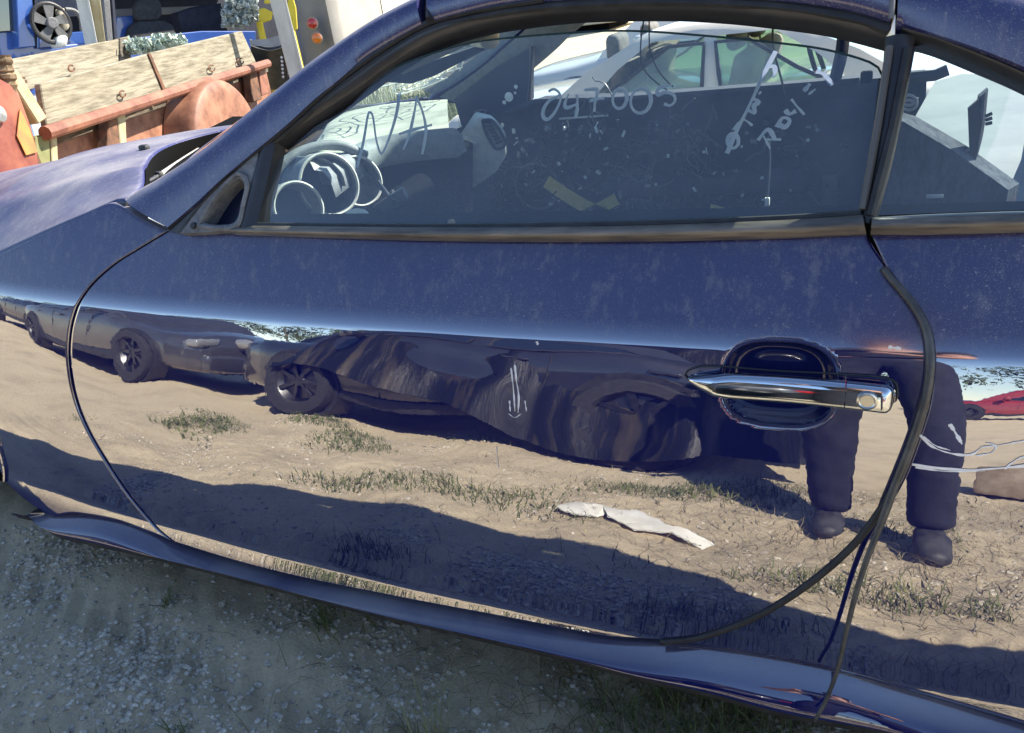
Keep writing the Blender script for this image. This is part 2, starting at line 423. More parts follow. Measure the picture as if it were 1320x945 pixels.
# front fender
fr_r = [(p[0] - 4, p[1]) for p in fg[:-1]] + [(220, 697)]
hoodgap = [hS(145, 262), hS(105, 281), hS(60, 301), hS(0, 330)]
hoodgap = [tuple(p[[0, 2]]) for p in hoodgap]
hg = hoodgap + [(-2.05, hoodgap[-1][1] - .055), (-2.4, hoodgap[-1][1] - .125), (-2.75, hoodgap[-1][1] - .20)]
f_top = resample(np.array(([tuple(hS(214, 299)[[0, 2]]), tuple(hS(180, 282)[[0, 2]]), ] + hg)[::-1]), 160)
arch_c = (hS(5, 610)[0] - .335, .30)
def arcpt(a): return (arch_c[0] + .36 * math.cos(a), arch_c[1] + .36 * math.sin(a))
fbl = [arcpt(a) for a in np.linspace(2.2, .22, 18)] + [arcpt(a) for a in np.linspace(.1, -.32, 5)]
fb = fbl + [tuple(hS(*p)[[0, 2]]) for p in ((60, 662), (100, 663), (150, 671), (196, 687), (220, 697))]
f_bot = resample(np.array(fb), 160)
f_left = resample(np.array([f_top[0], fb[0]]), 90)
f_right = XZ(fr_r, 90); f_right[0] = f_top[-1]; f_right[-1] = f_bot[-1]
fender = panel('front_fender', coons(f_top, f_bot, f_left, f_right, 160, 90), PAINT, car)
# quarter panel behind the door
qg = [(p[0] + 5, p[1] + 1) for p in rg[1:-1]] + [(856, 829)]
q_top = XZ([(1124, 304), (1220, 302), (1320, 299), (1420, 297), (1560, 296)], 110)
q_left = XZ([(1124, 304)] + qg[1:], 110)
q_bot = XZ([(856, 829), (905, 832), (1050, 857), (1160, 886), (1240, 909), (1320, 933), (1420, 965)], 110)
q_right = resample(np.array([q_top[-1], [q_top[-1][0] + .02, .5], q_bot[-1]]), 110)
quarter = panel('rear_quarter_panel', coons(q_top, q_bot, q_left, q_right, 110, 110), PAINT, car)

# dark shell behind the gaps
sx = np.linspace(-1.88, 1.35, 60); sz = np.linspace(.12, .86, 30)
SXX, SZZ = np.meshgrid(sx, np.linspace(0, 1, 30)); SZZ = .12 + SZZ * (np.interp(SXX, [-1.88, -1.5, -1.3], [.66, .72, .86]) - .12)
mk('body_shell', gridvf(np.stack([SXX, S(SXX, SZZ) + .055, SZZ], -1)), DARK, car)
uf = [[-2.9, .12, .16], [-2.9, 1.68, .16], [1.3, 1.68, .16], [1.3, .12, .16]]
mk('floor_pan', prism(uf, (0, 0, .03)), DARK, car)

# sill: lofted along the car
s_top = [(35, 664), (70, 663), (110, 664), (150, 670), (196, 687), (226, 702), (300, 726), (400, 750), (500, 771), (600, 790), (700, 809), (780, 823), (850, 830), (905, 833), (1050, 857), (1160, 887), (1240, 911), (1320, 936), (1420, 968)]
s_low = [(34, 666), (55, 681), (76, 690), (130, 702), (190, 716), (260, 733), (341, 754), (420, 775), (500, 795), (571, 811), (723, 846), (820, 872), (920, 895), (1009, 919), (1140, 943), (1240, 968), (1340, 998)]
ST = resample(np.array([hS(*p, .012) for p in s_top]), 120)
SL_ = resample(np.array([hS(*p, -.022) for p in s_low]), 120)
# pair both curves by X
xs = np.linspace(ST[0][0], 0.42, 130)
def byx(C, x): 
    o = np.argsort(C[:, 0]); return np.stack([x, np.interp(x, C[o, 0], C[o, 1]), np.interp(x, C[o, 0], C[o, 2])], 1)
A = byx(ST, xs); B = byx(SL_, xs)
nose = sstep(0, .16, xs - xs[0])[:, None]
rows = []
for t, g_ in ((0, -.25), (0, .0), (.05, .06), (.16, .26), (.30, .48), (.46, .68), (.62, .83), (.78, .93), (.92, .985), (1.0, 1.0)):
    row = A * (1 - t) + B * t; row[:, 1] = A[:, 1] + (B[:, 1] - A[:, 1]) * g_
    rows.append(row)
mk('side_sill', gridvf(np.stack(rows, 0)), PAINT, car, smooth=180)
und = []
for dz_, dy_ in ((0, .0015), (.003, .004), (.008, .006), (.024, .012), (.030, .022), (.030, .10)):
    und.append(B + np.array([0, dy_, -dz_]) )
SILLB = mat('sill_black', (.02, .02, .02), (.06, .055, .05), rough=.8, scale=20)
mk('sill_underside', gridvf(np.stack(und, 0)), SILLB, car, smooth=180)
# inner arch liner and front wheel well
mk('arch_liner', loft([[(arch_c[0] + .36 * math.cos(a), S(arch_c[0], .6) + dy, arch_c[1] + .36 * math.sin(a)) for a in np.linspace(-.5, 3.6, 24)] for dy in (.014, .45)], closed=False), DARK, car)
fl = [arcpt(a) for a in np.linspace(1.2, -.32, 24)]
mk('arch_lip', tube([(x, float(S(x, z)) - .001, z) for x, z in fl], .006, 6), PAINT, car)

# hood: from the fender gap over the crown to the far side
nx, ny = 90, 60
hx = np.linspace(-3.25, -1.415, nx)
hga = np.array([(p[0], p[1]) for p in hg] + [(-3.3, hg[-1][1] - .16)]); o_ = np.argsort(hga[:, 0])
HP = np.zeros((ny, nx, 3))
ze = np.interp(hx, hga[o_, 0], hga[o_, 1]) + .004
ye = S(hx, ze - .004) + .010
zc = np.interp(hx, [-3.3, -2.8, -2.2, -1.7, -1.3], [.72, .845, .900, .915, .915])
for j, t in enumerate(np.linspace(0, 1, ny)):
    y = ye * (1 - t) + (1.8 - ye) * t
    c = (1 - abs(2 * t - 1) ** 2.4)
    # rear edge of the hood is bowed: wider cowl gap in the middle
    s = sstep(-2.6, -1.415, hx)
    x = hx - s * .46 * math.sin(math.pi * t) ** 1.35
    HP[j, :, 0] = x; HP[j, :, 1] = y; HP[j, :, 2] = ze + (zc - ze) * c
    # raised crease line near each edge
    e = min(t, 1 - t); HP[j, :, 2] += .010 * math.exp(-((e - .17) / .035) ** 2)
hoodP = np.concatenate([HP[:1] + [0, .004, -.02], HP, HP[-1:] + [0, -.004, -.02]], 0)
hoodP = np.concatenate([hoodP, hoodP[:, -1:] + [.004, 0, -.022]], 1)
mk('hood', gridvf(hoodP), PAINT, car, smooth=180)
_e = HP[:, -1]
mk('hood_rear_shade', gridvf(np.stack([_e + [.005, 0, -.004], _e + [.008, 0, -.055]], 1)), DARK, car)  # black strip that paints the dark gap under the hood edge
# cowl under the hood's rear edge and the wiper arm
cw = [onZ(u, v, .855) for u, v in ((138, 263), (150, 232), (190, 203), (235, 182), (300, 150))]
cw2 = [onZ(u, v, .855) for u, v in ((148, 264), (190, 240), (235, 212), (275, 186), (330, 150))]
mk('cowl_panel', prism(cw + cw2[::-1], (0, 0, -.05)), DARK, car)
cowl2 = [np.array([-2.15, .35, .62]), np.array([-2.15, 1.5, .62]), np.array([-1.3, 1.5, .62]), np.array([-1.3, .35, .62])]
mk('engine_bay_floor', prism(cowl2, (0, 0, -.03)), DARK, car)
WIP = mat('wiper_grey', (.22, .21, .2), (.45, .42, .36), rough=.4, scale=30)
wip = mk('wiper_arm', tube(resample([onZ(u, v, .878) for u, v in ((152, 259), (172, 246), (205, 225), (240, 202), (285, 174))], 24), .0045, 8), WIP, car)
mk('wiper_blade', tube(resample([onZ(u, v, .884) for u, v in ((170, 247), (186, 237), (205, 226))], 10), .005, 6), BLACKR, wip)
mk('blade_clip', bevel(box(onZ(205, 225, .886), (.018, .015, .016)), .004), BLACKR, wip)
mk('washer_nozzle', bevel(box(onZ(186, 191, .918), (.03, .02, .02)), .006), BLACKR, car)
mk('hood_seal', tube(resample([p + np.array([0, -.004, -.010]) for p in HP[0, 25:]], 60), .007, 6), BLACKR, car)

# A-pillar, roof rail, roof
ro = [(161, 257), (182, 243), (205, 230), (245, 204), (283, 176), (310, 153), (333, 134), (367, 107), (400, 80), (440, 52), (480, 26), (520, 4), (560, -14), (620, -34), (700, -50), (800, -58), (900, -58), (1000, -52), (1100, -42), (1165, -32)]
ri = [(216, 293), (252, 262), (290, 227), (367, 163), (403, 130), (440, 100), (467, 76), (500, 55), (533, 37), (553, 28), (600, 15), (640, 6), (700, -2), (800, -8), (900, -8), (1000, -4), (1090, 8), (1148, 24)]
n1 = 160
RO = resample(np.array([hG(*p, .012) for p in ro]), n1); RI = resample(np.array([hG(*p, -.014) for p in ri]), n1)
# cut the band at the seam at u = 548
def ucut(Cv, u0):
    q = (Cv - CAM) @ ROT; u = q[:, 0] / q[:, 2] * FOC + CX; return int(np.argmin(abs(u - u0)))
ka, kb = ucut(RO, 553), ucut(RI, 548)
mk('a_pillar', ribbon(RO[:ka], RI[:kb], GN, .022, m=12, back=.05, n=90), PAINT, car, smooth=60)
mk('roof_rail', ribbon(RO[ka + 1:], RI[kb + 1:], GN, .022, m=12, back=.05, n=90), PAINT, car, smooth=60)
mk('roof_seam', ribbon(np.array([RO[ka - 1], RI[kb]]) - GN * .006, np.array([RO[ka + 2], RI[kb + 2]]) - GN * .006, GN, .022, n=10), SEAL, car)
ro2 = [(1158, -42), (1240, -44), (1320, -32), (1420, 2), (1520, 62), (1600, 120)]
ri2 = [(1156, 28), (1200, 42), (1260, 62), (1320, 86), (1400, 124), (1500, 190), (1560, 240)]
RO2 = np.array([hG(*p, .012) for p in ro2]); RI2 = np.array([hG(*p, -.014) for p in ri2])
mk('c_pillar', ribbon(RO2, RI2, GN, .022, m=12, back=.05, n=70), PAINT, car, smooth=60)
s0, s1 = hG(1151, -30, -.02), hG(1149, 24, -.03)
mk('rear_roof_seam', tube(np.array([s0, (s0 + s1) / 2 - GN * -.014, s1]), .0035, 6), mat('seam_sealer', (.13, .13, .14), rough=.5), car)
# roof sheet across the car
RF = RO[ka:]
far = RF.copy(); far[:, 1] = 1.8 - far[:, 1]
rows = []
for t in np.linspace(0, 1, 24):
    r = RF * (1 - t) + far * t; r[:, 2] += .045 * (1 - (2 * t - 1) ** 2) - .008; rows.append(r)
mk('roof', gridvf(np.stack(rows, 0), flip=True), PAINT, car, smooth=180)
hl = np.stack(rows, 0).copy(); hl[..., 2] -= .045
mk('headliner', gridvf(hl[1:-1]), mat('headliner_cloth', (.16, .15, .13), (.2, .19, .17), rough=.95, scale=80), car, smooth=180)
RB = resample(RO2, 40); far = RB.copy(); far[:, 1] = 1.8 - far[:, 1]
mk('rear_window', gridvf(np.stack([RB * (1 - t) + far * t + [0, 0, .045 * (1 - (2 * t - 1) ** 2) - .008] for t in np.linspace(0, 1, 16)], 0), flip=True), WSGLASS, car, smooth=180)
# far side of the glasshouse, mirrored
def mir(C): C = np.array(C); C[:, 1] = 1.8 - C[:, 1]; return C
MGN = GN * [1, -1, 1]
TRIMG = mat('pillar_trim', (.16, .18, .18), (.22, .235, .23), rough=.7, scale=60, bump=.05)
mk('a_pillar', ribbon(mir(RO[:ka]), mir(RI[:kb]), MGN, .02, m=8, back=.03), PAINT, car, smooth=60)
mk('roof_rail', ribbon(mir(RO[ka:]), mir(RI[kb:]), MGN, .02, m=8, back=.03), SEAL, car, smooth=60)
mk('pillar_trim', ribbon(mir(RO[:ka] + [-.02, .02, .02]), mir(RI[:kb] + [.06, .05, -.015]), -MGN, .02, m=8, back=.02), TRIMG, car, smooth=60)
mk('pillar_trim', ribbon(RO[:ka] + [0, .045, 0], RI[:kb] + [.02, .055, -.012], -GN, .01, m=6, back=.01), TRIMG, car, smooth=60)
# windshield
rows = []
NW = resample(RO[2:ka], 40) + [.012, .02, -.006]
for t in np.linspace(0, 1, 30):
    r = NW * (1 - t) + mir(NW) * t; r[:, 0] -= (.37 * np.linspace(1, .6, 40)) * math.sin(math.pi * t) ** 1.1; r[:, 0] -= .06 * math.sin(math.pi * t) * np.linspace(1, 0, 40) ** 4; r[:, 2] -= .042 * math.sin(math.pi * t) ** .5 * np.linspace(1, 0, 40) ** 4; r[:, 2] += .012 * (1 - (2 * t - 1) ** 2); rows.append(r)
WP = np.stack(rows, 0); WSFLIP = True
wsh = mk('windshield', gridvf(WP, flip=WSFLIP), WSGLASS, car, smooth=180)
CRK = mat('crack_white', (.75, .78, .76), rough=.5)
def wsp(a, b):
    i = a * (WP.shape[0] - 1); j = b * (WP.shape[1] - 1); i0, j0 = int(min(i, WP.shape[0] - 2)), int(min(j, WP.shape[1] - 2)); di, dj = i - i0, j - j0
    return (WP[i0, j0] * (1 - di) * (1 - dj) + WP[i0 + 1, j0] * di * (1 - dj) + WP[i0, j0 + 1] * (1 - di) * dj + WP[i0 + 1, j0 + 1] * di * dj) + np.array([.004, 0, -.004])
for (a0, b0, R0) in ((.80, .50, .10), (.62, .62, .085), (.88, .30, .06)):
    for k, rr in enumerate((.45, .75, 1.0)):
        mk('crack', tube([wsp(min(.98, a0 + R0 * rr * math.cos(t) * (1 + .08 * math.sin(5 * t + k))), min(.97, max(.02, b0 + 2.2 * R0 * rr * math.sin(t) * (1 + .06 * math.cos(3 * t))))) for t in np.linspace(0, 5.9, 40)], .0022, 4), CRK, wsh)
    for t in np.arange(0, 6.2, .7):
        mk('crack', tube([wsp(min(.98, a0 + R0 * q * math.cos(t + .2 * q)), min(.97, max(.02, b0 + 2.2 * R0 * q * math.sin(t + .2 * q)))) for q in np.linspace(.1, 1.05, 8)], .0018, 4), CRK, wsh)

# black frame round the door glass
go = ri
gi = [(327, 291), (340, 240), (358, 187), (403, 156), (447, 126), (475, 106), (500, 88), (550, 58), (600, 40), (650, 29), (740, 18), (853, 15), (930, 18), (1000, 25), (1060, 33), (1100, 42), (1141, 53)]
go2 = [(218, 296), (252, 265), (290, 230), (367, 166), (403, 133), (440, 103), (467, 79), (500, 58), (533, 40), (553, 31), (600, 18), (640, 8), (700, 0), (800, -6), (900, -6), (1000, -2), (1090, 10), (1150, 26)]
gk = 5
mk('door_frame_seal', ribbon([hG(*p, .004) for p in go2[3:]], [hG(*p, .012) for p in gi[2:]], GN, .010, m=9, back=.03, n=110), SEAL, car, smooth=60)
mk('door_frame_lip', tube(resample([hG(*p, .002) for p in [(268, 250), (367, 172), (440, 112), (533, 48), (600, 26), (700, 10), (850, 3), (1000, 9), (1100, 25), (1146, 40)]], 90), .006, 6), BLACKR, car)
mk('drip_edge', tube(resample([hG(*p, -.008) for p in [(216, 294), (290, 228), (367, 164), (440, 101), (533, 38), (600, 16), (700, -1)]], 60), .005, 6), SEAL, car)
# B-pillar with its two seals
mk('b_pillar', ribbon([hG(*p, .006) for p in [(1141, 48), (1137, 100), (1124, 200), (1107, 288)]], [hG(*p, .006) for p in [(1180, 47), (1172, 100), (1152, 200), (1128, 290)]], GN, .008, m=8, back=.03, n=40), SEAL, car, smooth=60)
mk('pillar_seal', tube([hG(*p, -.004) for p in [(1170, 62), (1150, 165), (1121, 278)]], .006, 6), BLACKR, car)
mk('pillar_seal', tube([hG(*p, -.003) for p in [(1147, 60), (1131, 165), (1112, 270)]], .005, 6), mat('seal_grey', (.10, .095, .09), rough=.4), car)
# frame over the rear side window
mk('quarter_frame_seal', ribbon([hG(*p, .004) for p in [(1156, 30), (1200, 45), (1260, 66), (1320, 92), (1400, 130), (1500, 200), (1550, 240)]], [hG(*p, .012) for p in [(1168, 50), (1205, 60), (1260, 82), (1320, 108), (1400, 150), (1490, 215), (1530, 250)]], GN, .010, m=8, back=.03, n=60), SEAL, car, smooth=60)
mk('quarter_window_edge', ribbon([hG(*p, .012) for p in [(1169, 50), (1150, 160), (1123, 280)]], [hG(*p, .014) for p in [(1180, 62), (1160, 165), (1131, 275)]], GN, .001, m=4, back=.01, n=20), mat('glass_band', (.02, .03, .06), rough=.2), car)
# black mirror triangle with the hole where the mirror was
def rel(pts, off): return [hG(*p, off) for p in pts]
tri_o = rel([(232, 301), (262, 262), (298, 224), (335, 185), (330, 215), (318, 255), (304, 296), (270, 299)], -.006)
tri_i = rel([(262, 287), (276, 263), (292, 242), (308, 230), (315, 240), (311, 262), (303, 286), (280, 290)], -.006)
tri_o = resample(np.array(tri_o + tri_o[:1]), 49, False)[:-1]; tri_i = resample(np.array(tri_i + tri_i[:1]), 49)[:-1]
Nn = len(tri_o)
V = list(tri_o) + list(tri_i) + list(tri_i - GN * .035) + list(tri_o - GN * .02)
F = []
for a, b_ in ((0, 1), (1, 2), (3, 0)): F += [(a * Nn + j, a * Nn + (j + 1) % Nn, b_ * Nn + (j + 1) % Nn, b_ * Nn + j) for j in range(Nn)]
mk('mirror_base', fixn((V, F)), GREYPL, car, smooth=30)
mk('mirror_hole_back', prism([p - GN * .032 for p in tri_i], -GN * .003), mat('hole_blue', (.004, .007, .03), rough=.3), car)
ri_ = resample(np.array(rel([(256, 291), (272, 262), (290, 239), (308, 224), (319, 236), (314, 264), (306, 291), (280, 294), (256, 291)], -.008)), 60)
mk('mirror_hole_rim', tube(ri_, .005, 6), GREYPL, car)
mk('bolt_head', lathe(hG(250, 291, -.010), GN, [(.0, .004), (.006, .004), (.007, 0)], 12), BLACKR, car)
mk('frame_post', ribbon(rel([(337, 184), (320, 240), (304, 297)], .0), rel([(358, 167), (345, 230), (329, 297)], .0), GN, .008, m=6, back=.03, n=20), SEAL, car)
mk('front_frame_lip', ribbon(rel([(214, 297), (252, 266), (290, 231), (340, 190), (367, 166)], -.004), rel([(232, 301), (262, 266), (298, 230), (340, 192), (367, 170)], -.002), GN, .004, m=5, n=30), SEAL, car)

# belt moulding strips
def belt(name, top, low, lab=None):
    T = resample(np.array([hG(*p, -.004) for p in top]), 60); B = resample(np.array([hS(*p, -.006) for p in low]), 60)
    return mk(name, ribbon(T, B, (0, -1, .25), .016, m=10, back=.02, n=60), TRIM, car, smooth=50, label=lab)
belt('belt_moulding', [(304, 292), (330, 291), (560, 293), (800, 291), (1000, 284), (1112, 277)], [(304, 303), (330, 304), (560, 311), (800, 312), (1000, 308), (1117, 303)])
belt('quarter_belt_moulding', [(1124, 281), (1200, 277), (1320, 273), (1420, 271), (1540, 270)], [(1122, 303), (1200, 303), (1320, 300), (1420, 298), (1540, 297)])
mk('belt_seal', tube(resample([hG(*p, .004) for p in [(328, 290), (560, 292), (800, 289), (1000, 282), (1110, 275)]], 40), .005, 6), BLACKR, car)

# glass
GLFLIP = True
def gl_sheet(name, top, bot, off, m, parent, n=50, k=14):
    T = resample(np.array([hG(*p, off) for p in top]), n); B = resample(np.array([hG(*p, off) for p in bot]), n)
    return mk(name, gridvf(np.stack([T * (1 - t) + B * t - GN * -.006 * math.sin(math.pi * t) for t in np.linspace(0, 1, k)], 0), flip=GLFLIP), m, parent, smooth=180)
gtop = [(352, 214), (403, 166), (447, 140), (500, 90), (560, 68), (620, 53), (740, 42), (820, 40), (920, 47), (1000, 55), (1060, 63), (1110, 76), (1131, 86), (1138, 98)]
glass = gl_sheet('door_glass', gtop, [(326, 293), (560, 296), (800, 294), (1000, 286), (1108, 279)], .020, GLASS, car)
mk('glass_edge', tube(resample([hG(*p, .0195) for p in gtop[3:]], 60), .0016, 5), mat('glass_edge_green', (.01, .03, .03), rough=.2), glass)
gl_sheet('quarter_glass', [(1178, 60), (1205, 58), (1260, 80), (1320, 106), (1400, 148), (1490, 214)], [(1128, 278), (1200, 275), (1320, 271), (1420, 270), (1530, 268)], .017, QGLASS, car)

# paint-marker writing on the door glass, stroke by stroke
def stroke(pts, wd=2.3):
    P = resample(np.array([hG(*p, .0165) for p in pts]), max(6, 5 * len(pts)))
    T = np.gradient(P, axis=0); T /= np.linalg.norm(T, axis=1)[:, None]; Sd = np.cross(T, GN); 
    wv = wd * .0011 * (1 + .25 * np.sin(np.linspace(0, 7, len(P)) + pts[0][0]))[:, None]
    return gridvf(np.stack([P - Sd * wv, P + GN * .0006, P + Sd * wv], 0))
def ring(cx, cy, rx, ry, a0=0, a1=6.3, rot=0):
    return [(cx + rx * math.cos(a) * math.cos(rot) - ry * math.sin(a) * math.sin(rot), cy + rx * math.cos(a) * math.sin(rot) + ry * math.sin(a) * math.cos(rot)) for a in np.linspace(a0, a1, 14)]
marks = [
    [[(460, 216), (468, 185), (474, 150), (477, 144), (481, 152), (485, 180), (491, 198), (497, 190), (506, 165), (512, 142), (515, 120)]],          # N
    [[(520, 193), (528, 172), (535, 140), (537, 124)], [(537, 126), (544, 142), (549, 165), (547, 185), (544, 199)], [(514, 173), (530, 168), (557, 161)]],  # A
    [[(707, 118), (714, 115), (721, 120), (722, 130), (715, 145), (706, 154), (700, 150), (701, 140), (708, 130), (716, 126), (722, 122)]],            # 0
    [[(733, 121), (728, 134), (731, 139), (744, 134)], [(744, 122), (744, 138), (742, 152)]],       # 4
    [[(753, 116), (768, 115), (770, 120), (767, 132), (766, 144)], [(760, 130), (779, 126)]],       # 7
    [ring(799, 127, 9, 13, .4, 6.9, .15)], [ring(826, 130, 13, 16, .2, 6.7, .2)],                    # 0 0
    [[(866, 110), (850, 113), (848, 122), (858, 119), (868, 122), (870, 130), (864, 136), (856, 134)]],  # 5
]
for g_ in marks: mk('marker_writing', join(*[stroke(s) for s in g_]), CHALK, glass, smooth=180)
right = [[[(1000, 66), (985, 95), (965, 138), (950, 168), (937, 198)]], [ring(945, 182, 7, 9, 0, 6.4)],
         [[(955, 158), (948, 164), (946, 168)], [(957, 153), (964, 157), (970, 162)]], [[(965, 142), (973, 146), (972, 136), (978, 132), (971, 127)], [(978, 122), (981, 118)]],
         [[(991, 86), (998, 86), (999, 94), (996, 100)]],
         [[(977, 181), (990, 167), (1000, 181)], [(984, 175), (993, 192)], [(988, 180), (1007, 180)]],
         [[(1001, 164), (1009, 152), (1018, 155), (1012, 164), (1004, 160)]], [[(1012, 142), (1018, 147), (1026, 143)], [(1020, 128), (1028, 138), (1037, 148)]],
         [[(1036, 118), (1044, 108)], [(1042, 122), (1051, 115)]], [[(1052, 92), (1062, 96), (1073, 110)], [(1061, 95), (1066, 90)]]]
for g_ in right: mk('marker_writing', join(*[stroke(s, 1.35 if i else 2.5) for i, s in enumerate(g_)]), CHALK, glass, smooth=180)

# handle
CH0, CH1 = hS(889, 485), hS(1152, 506)
secs = []
for t in np.linspace(0, 1, 60):
    x = CH0[0] * (1 - t) + CH1[0] * t
    zc_ = hS(889, 484)[2] * (1 - t) + hS(1152, 503)[2] * t + .004 * math.sin(math.pi * t)
    h = .0168 * (math.sin(math.pi * min(1, max(.0, (t * 1.0 + .02)) / .30) / 2) if t < .28 else 1) * (1 if t < .955 else math.sqrt(max(.02, 1 - ((t - .955) / .046) ** 2)))
    h = max(h, .002)
    y0 = float(S(x, zc_)) - .004 - .028 * min(1, (t + .01) / .16) ** .6 * min(1, (1.012 - t) / .05) ** .5
    dp = .011 if .03 < t < .97 else .006
    sec_ = []
    for a in np.linspace(0, 2 * math.pi, 28, endpoint=False):
        sa, ca = math.sin(a), math.cos(a); o_ = math.copysign(abs(sa) ** .55, sa); z_ = math.copysign(abs(ca) ** .62, ca)
        sec_.append((x, y0 + dp * (1 - o_) * .8 - .004 + h * z_ * .24, zc_ + h * z_))
    secs.append(sec_)
kc = 47
handle = mk('door_handle', loft(secs[:kc]), CHROME, door, smooth=60)
mk('handle_lock_cap', loft([[(p[0] + .0015, p[1], p[2]) for p in s] for s in secs[kc - 1:]]), CHROME, door, smooth=60)
_s = np.array(secs[52]); lk = np.array([_s[:, 0].mean(), _s[:, 1].min() + .001, _s[:, 2].mean()]) 
mk('lock_cylinder', lathe(lk, (0, -1, 0), [(.0125, -.004), (.0125, .002), (.010, .003), (.0085, .0015), (0, .0015)], 20), mat('lock_metal', (.6, .6, .58), rough=.3, metal=1), door)
gs = resample(np.array([hS(*p, -.003) for p in [(886, 478), (905, 472), (940, 473), (1000, 478), (1080, 482), (1145, 488), (1157, 503), (1150, 520), (1110, 523), (1040, 517), (960, 505), (905, 498), (884, 486), (886, 478)]]), 80)
mk('handle_gasket', tube(gs, .0014, 5), BLACKR, door)

# scratches and scuffs
SCR = mat('bare_scratch', (.75, .75, .74), rough=.4)
def scratch(name, pts, wd, parent, m=SCR, f=None):
    P = resample(np.array([hS(*p) for p in pts]), 5 * len(pts)); P[:, 1] = S(P[:, 0], P[:, 2]) + (feat(P[:, 0], P[:, 2]) if parent is door else 0) - .0012
    wv = (wd * .62 * (1 + .45 * np.sin(np.linspace(0, 11, len(P))) + .25 * np.sin(np.linspace(0, 31, len(P)))))[:, None]; T = np.gradient(P, axis=0); T /= np.linalg.norm(T, axis=1)[:, None]
    Sd = np.cross(T, [0, -1, 0]); return mk(name, gridvf(np.stack([P - Sd * wv, P + [0, -.0004, 0], P + Sd * wv], 0)), m, parent, smooth=180)
scratch('scratch', [(664, 470), (666, 490), (669, 510), (668, 532)], .0022, door)
scratch('scratch', [(659, 474), (662, 500), (664, 530)], .0018, door)
scratch('scratch', [(657, 516), (658, 530)], .0018, door); scratch('scratch', [(677, 516), (679, 530)], .0015, door)
scratch('scratch', [(656, 533), (664, 538), (672, 533)], .0010, door)
scratch('scratch', [(640, 575), (641, 590), (643, 605)], .0006, door)
scratch('chip', [(1145, 447), (1162, 449)], .0034, door); scratch('chip', [(692, 440), (694, 444)], .003, door)
for pts, wd in (([(1186, 560), (1200, 574), (1222, 583), (1250, 586), (1264, 577)], .0022), ([(1190, 562), (1206, 574), (1225, 580)], .0014), ([(1176, 598), (1200, 602), (1250, 605), (1320, 600), (1400, 590)], .0026),
                ([(1180, 602), (1220, 607), (1270, 606)], .0016), ([(1224, 546), (1232, 558), (1240, 572)], .0030), ([(1264, 576), (1290, 573), (1330, 566)], .0012), ([(1258, 587), (1278, 583), (1283, 574), (1270, 570)], .0013), ([(1295, 604), (1310, 592), (1330, 586)], .0016)):
    scratch('marker_scrawl', pts, wd, quarter, CHALK)

# weatherstrip that has come off the door's rear edge
ws = [(1138, 345), (1151, 362), (1167, 380), (1185, 405), (1196, 432), (1199, 465), (1195, 505), (1184, 545), (1170, 585), (1152, 630), (1133, 682), (1117, 722), (1102, 770), (1091, 815), (1080, 862), (1065, 902), (1050, 930)]
wsp_ = []
for i, p in enumerate(ws):
    off = -.007 - .0006 * i - (.0055 * max(0, i - 9) + .0022 * max(0, i - 9) ** 1.3)
    wsp_.append(hS(*p, max(off, -.062)))
wsp_ = resample(np.array(wsp_), 120)
rad = np.interp(np.linspace(0, 1, 120), [0, .1, .5, .56, 1], [.0045, .0058, .0058, .0042, .0027])
mk('loose_weatherstrip', tube(wsp_, rad, 10), mat('weatherstrip_rubber', (.03, .03, .03), (.085, .083, .08), rough=.34, scale=30, bump=.1), car, smooth=180, label='loose rubber strip hanging off the rear edge of the door')
e2 = [(1148, 635), (1137, 655), (1098, 705), (1040, 755), (975, 795), (905, 821), (852, 828)]
mk('door_edge_rubber', tube(resample(np.array([hS(*p, -.001) for p in e2]), 60), .0052, 8), BLACKR, car, smooth=180)

# ------------------------------------------------------------------ inside the coupe
CABIN = mat('cabin_dark', (.015, .02, .03), (.04, .048, .06), rough=.8, scale=15, bump=.1)
DASHG = mat('dash_grey', (.16, .18, .19), (.24, .26, .265), rough=.62, scale=60, bump=.1)
DASHT = mat('dash_top_sunlit', (.30, .31, .25), (.48, .48, .40), rough=.75, scale=14, bump=.15)  # pale tone paints in the sun falling on the dash top
LGREY = mat('light_grey_plastic', (.46, .48, .44), (.70, .70, .64), rough=.6, scale=22, bump=.1)
def pY(pts, Y): return [onY(u, v, Y) for u, v in pts]
# far door: dark inner panel under the far window
fd = thing_ = None
fdp = pY([(560, 178), (640, 146), (690, 130), (800, 126), (1000, 112), (1105, 103), (1195, 96), (1190, 290), (1180, 330), (600, 330)], 1.46)
fdp = [np.array([p[0], 1.46, p[2]]) for p in fdp]
for p in fdp[-3:]: p[2] = .25
fdoor = mk('door_inner_panel', prism(fdp, (0, .10, 0)), CABIN, car, smooth=20)
mk('door_cap', tube(pY([(650, 147), (690, 132), (800, 129), (1000, 114), (1108, 105)], 1.44), .012, 6), CABIN, fdoor)
mk('armrest', bevel(box((-.45, 1.42, .60), (.62, .09, .06)), .02), CABIN, fdoor)
mk('speaker_ring', tube([(-.99 + .075 * math.cos(a), 1.44, .60 + .075 * math.sin(a)) for a in np.linspace(0, 6.283, 30)], .006, 6), mat('ring_grey', (.16, .17, .18), rough=.4), fdoor)
mk('speaker_cone', lathe((-.99, 1.455, .60), (0, -1, 0), [(.070, 0), (.03, -.02), (0, -.005)], 20), CABIN, fdoor)
mk('light_strip', bevel(box(onY(752, 151, 1.44), (.16, .01, .006)), .002), LGREY, fdoor)
mk('window_switch', bevel(box(onY(910, 124, 1.44), (.03, .01, .006)), .002), LGREY, fdoor)
mk('door_latch_plate', bevel(box(onY(1069, 248, 1.45), (.045, .012, .10)), .006), mat('latch', (.10, .11, .12), rough=.5), fdoor)
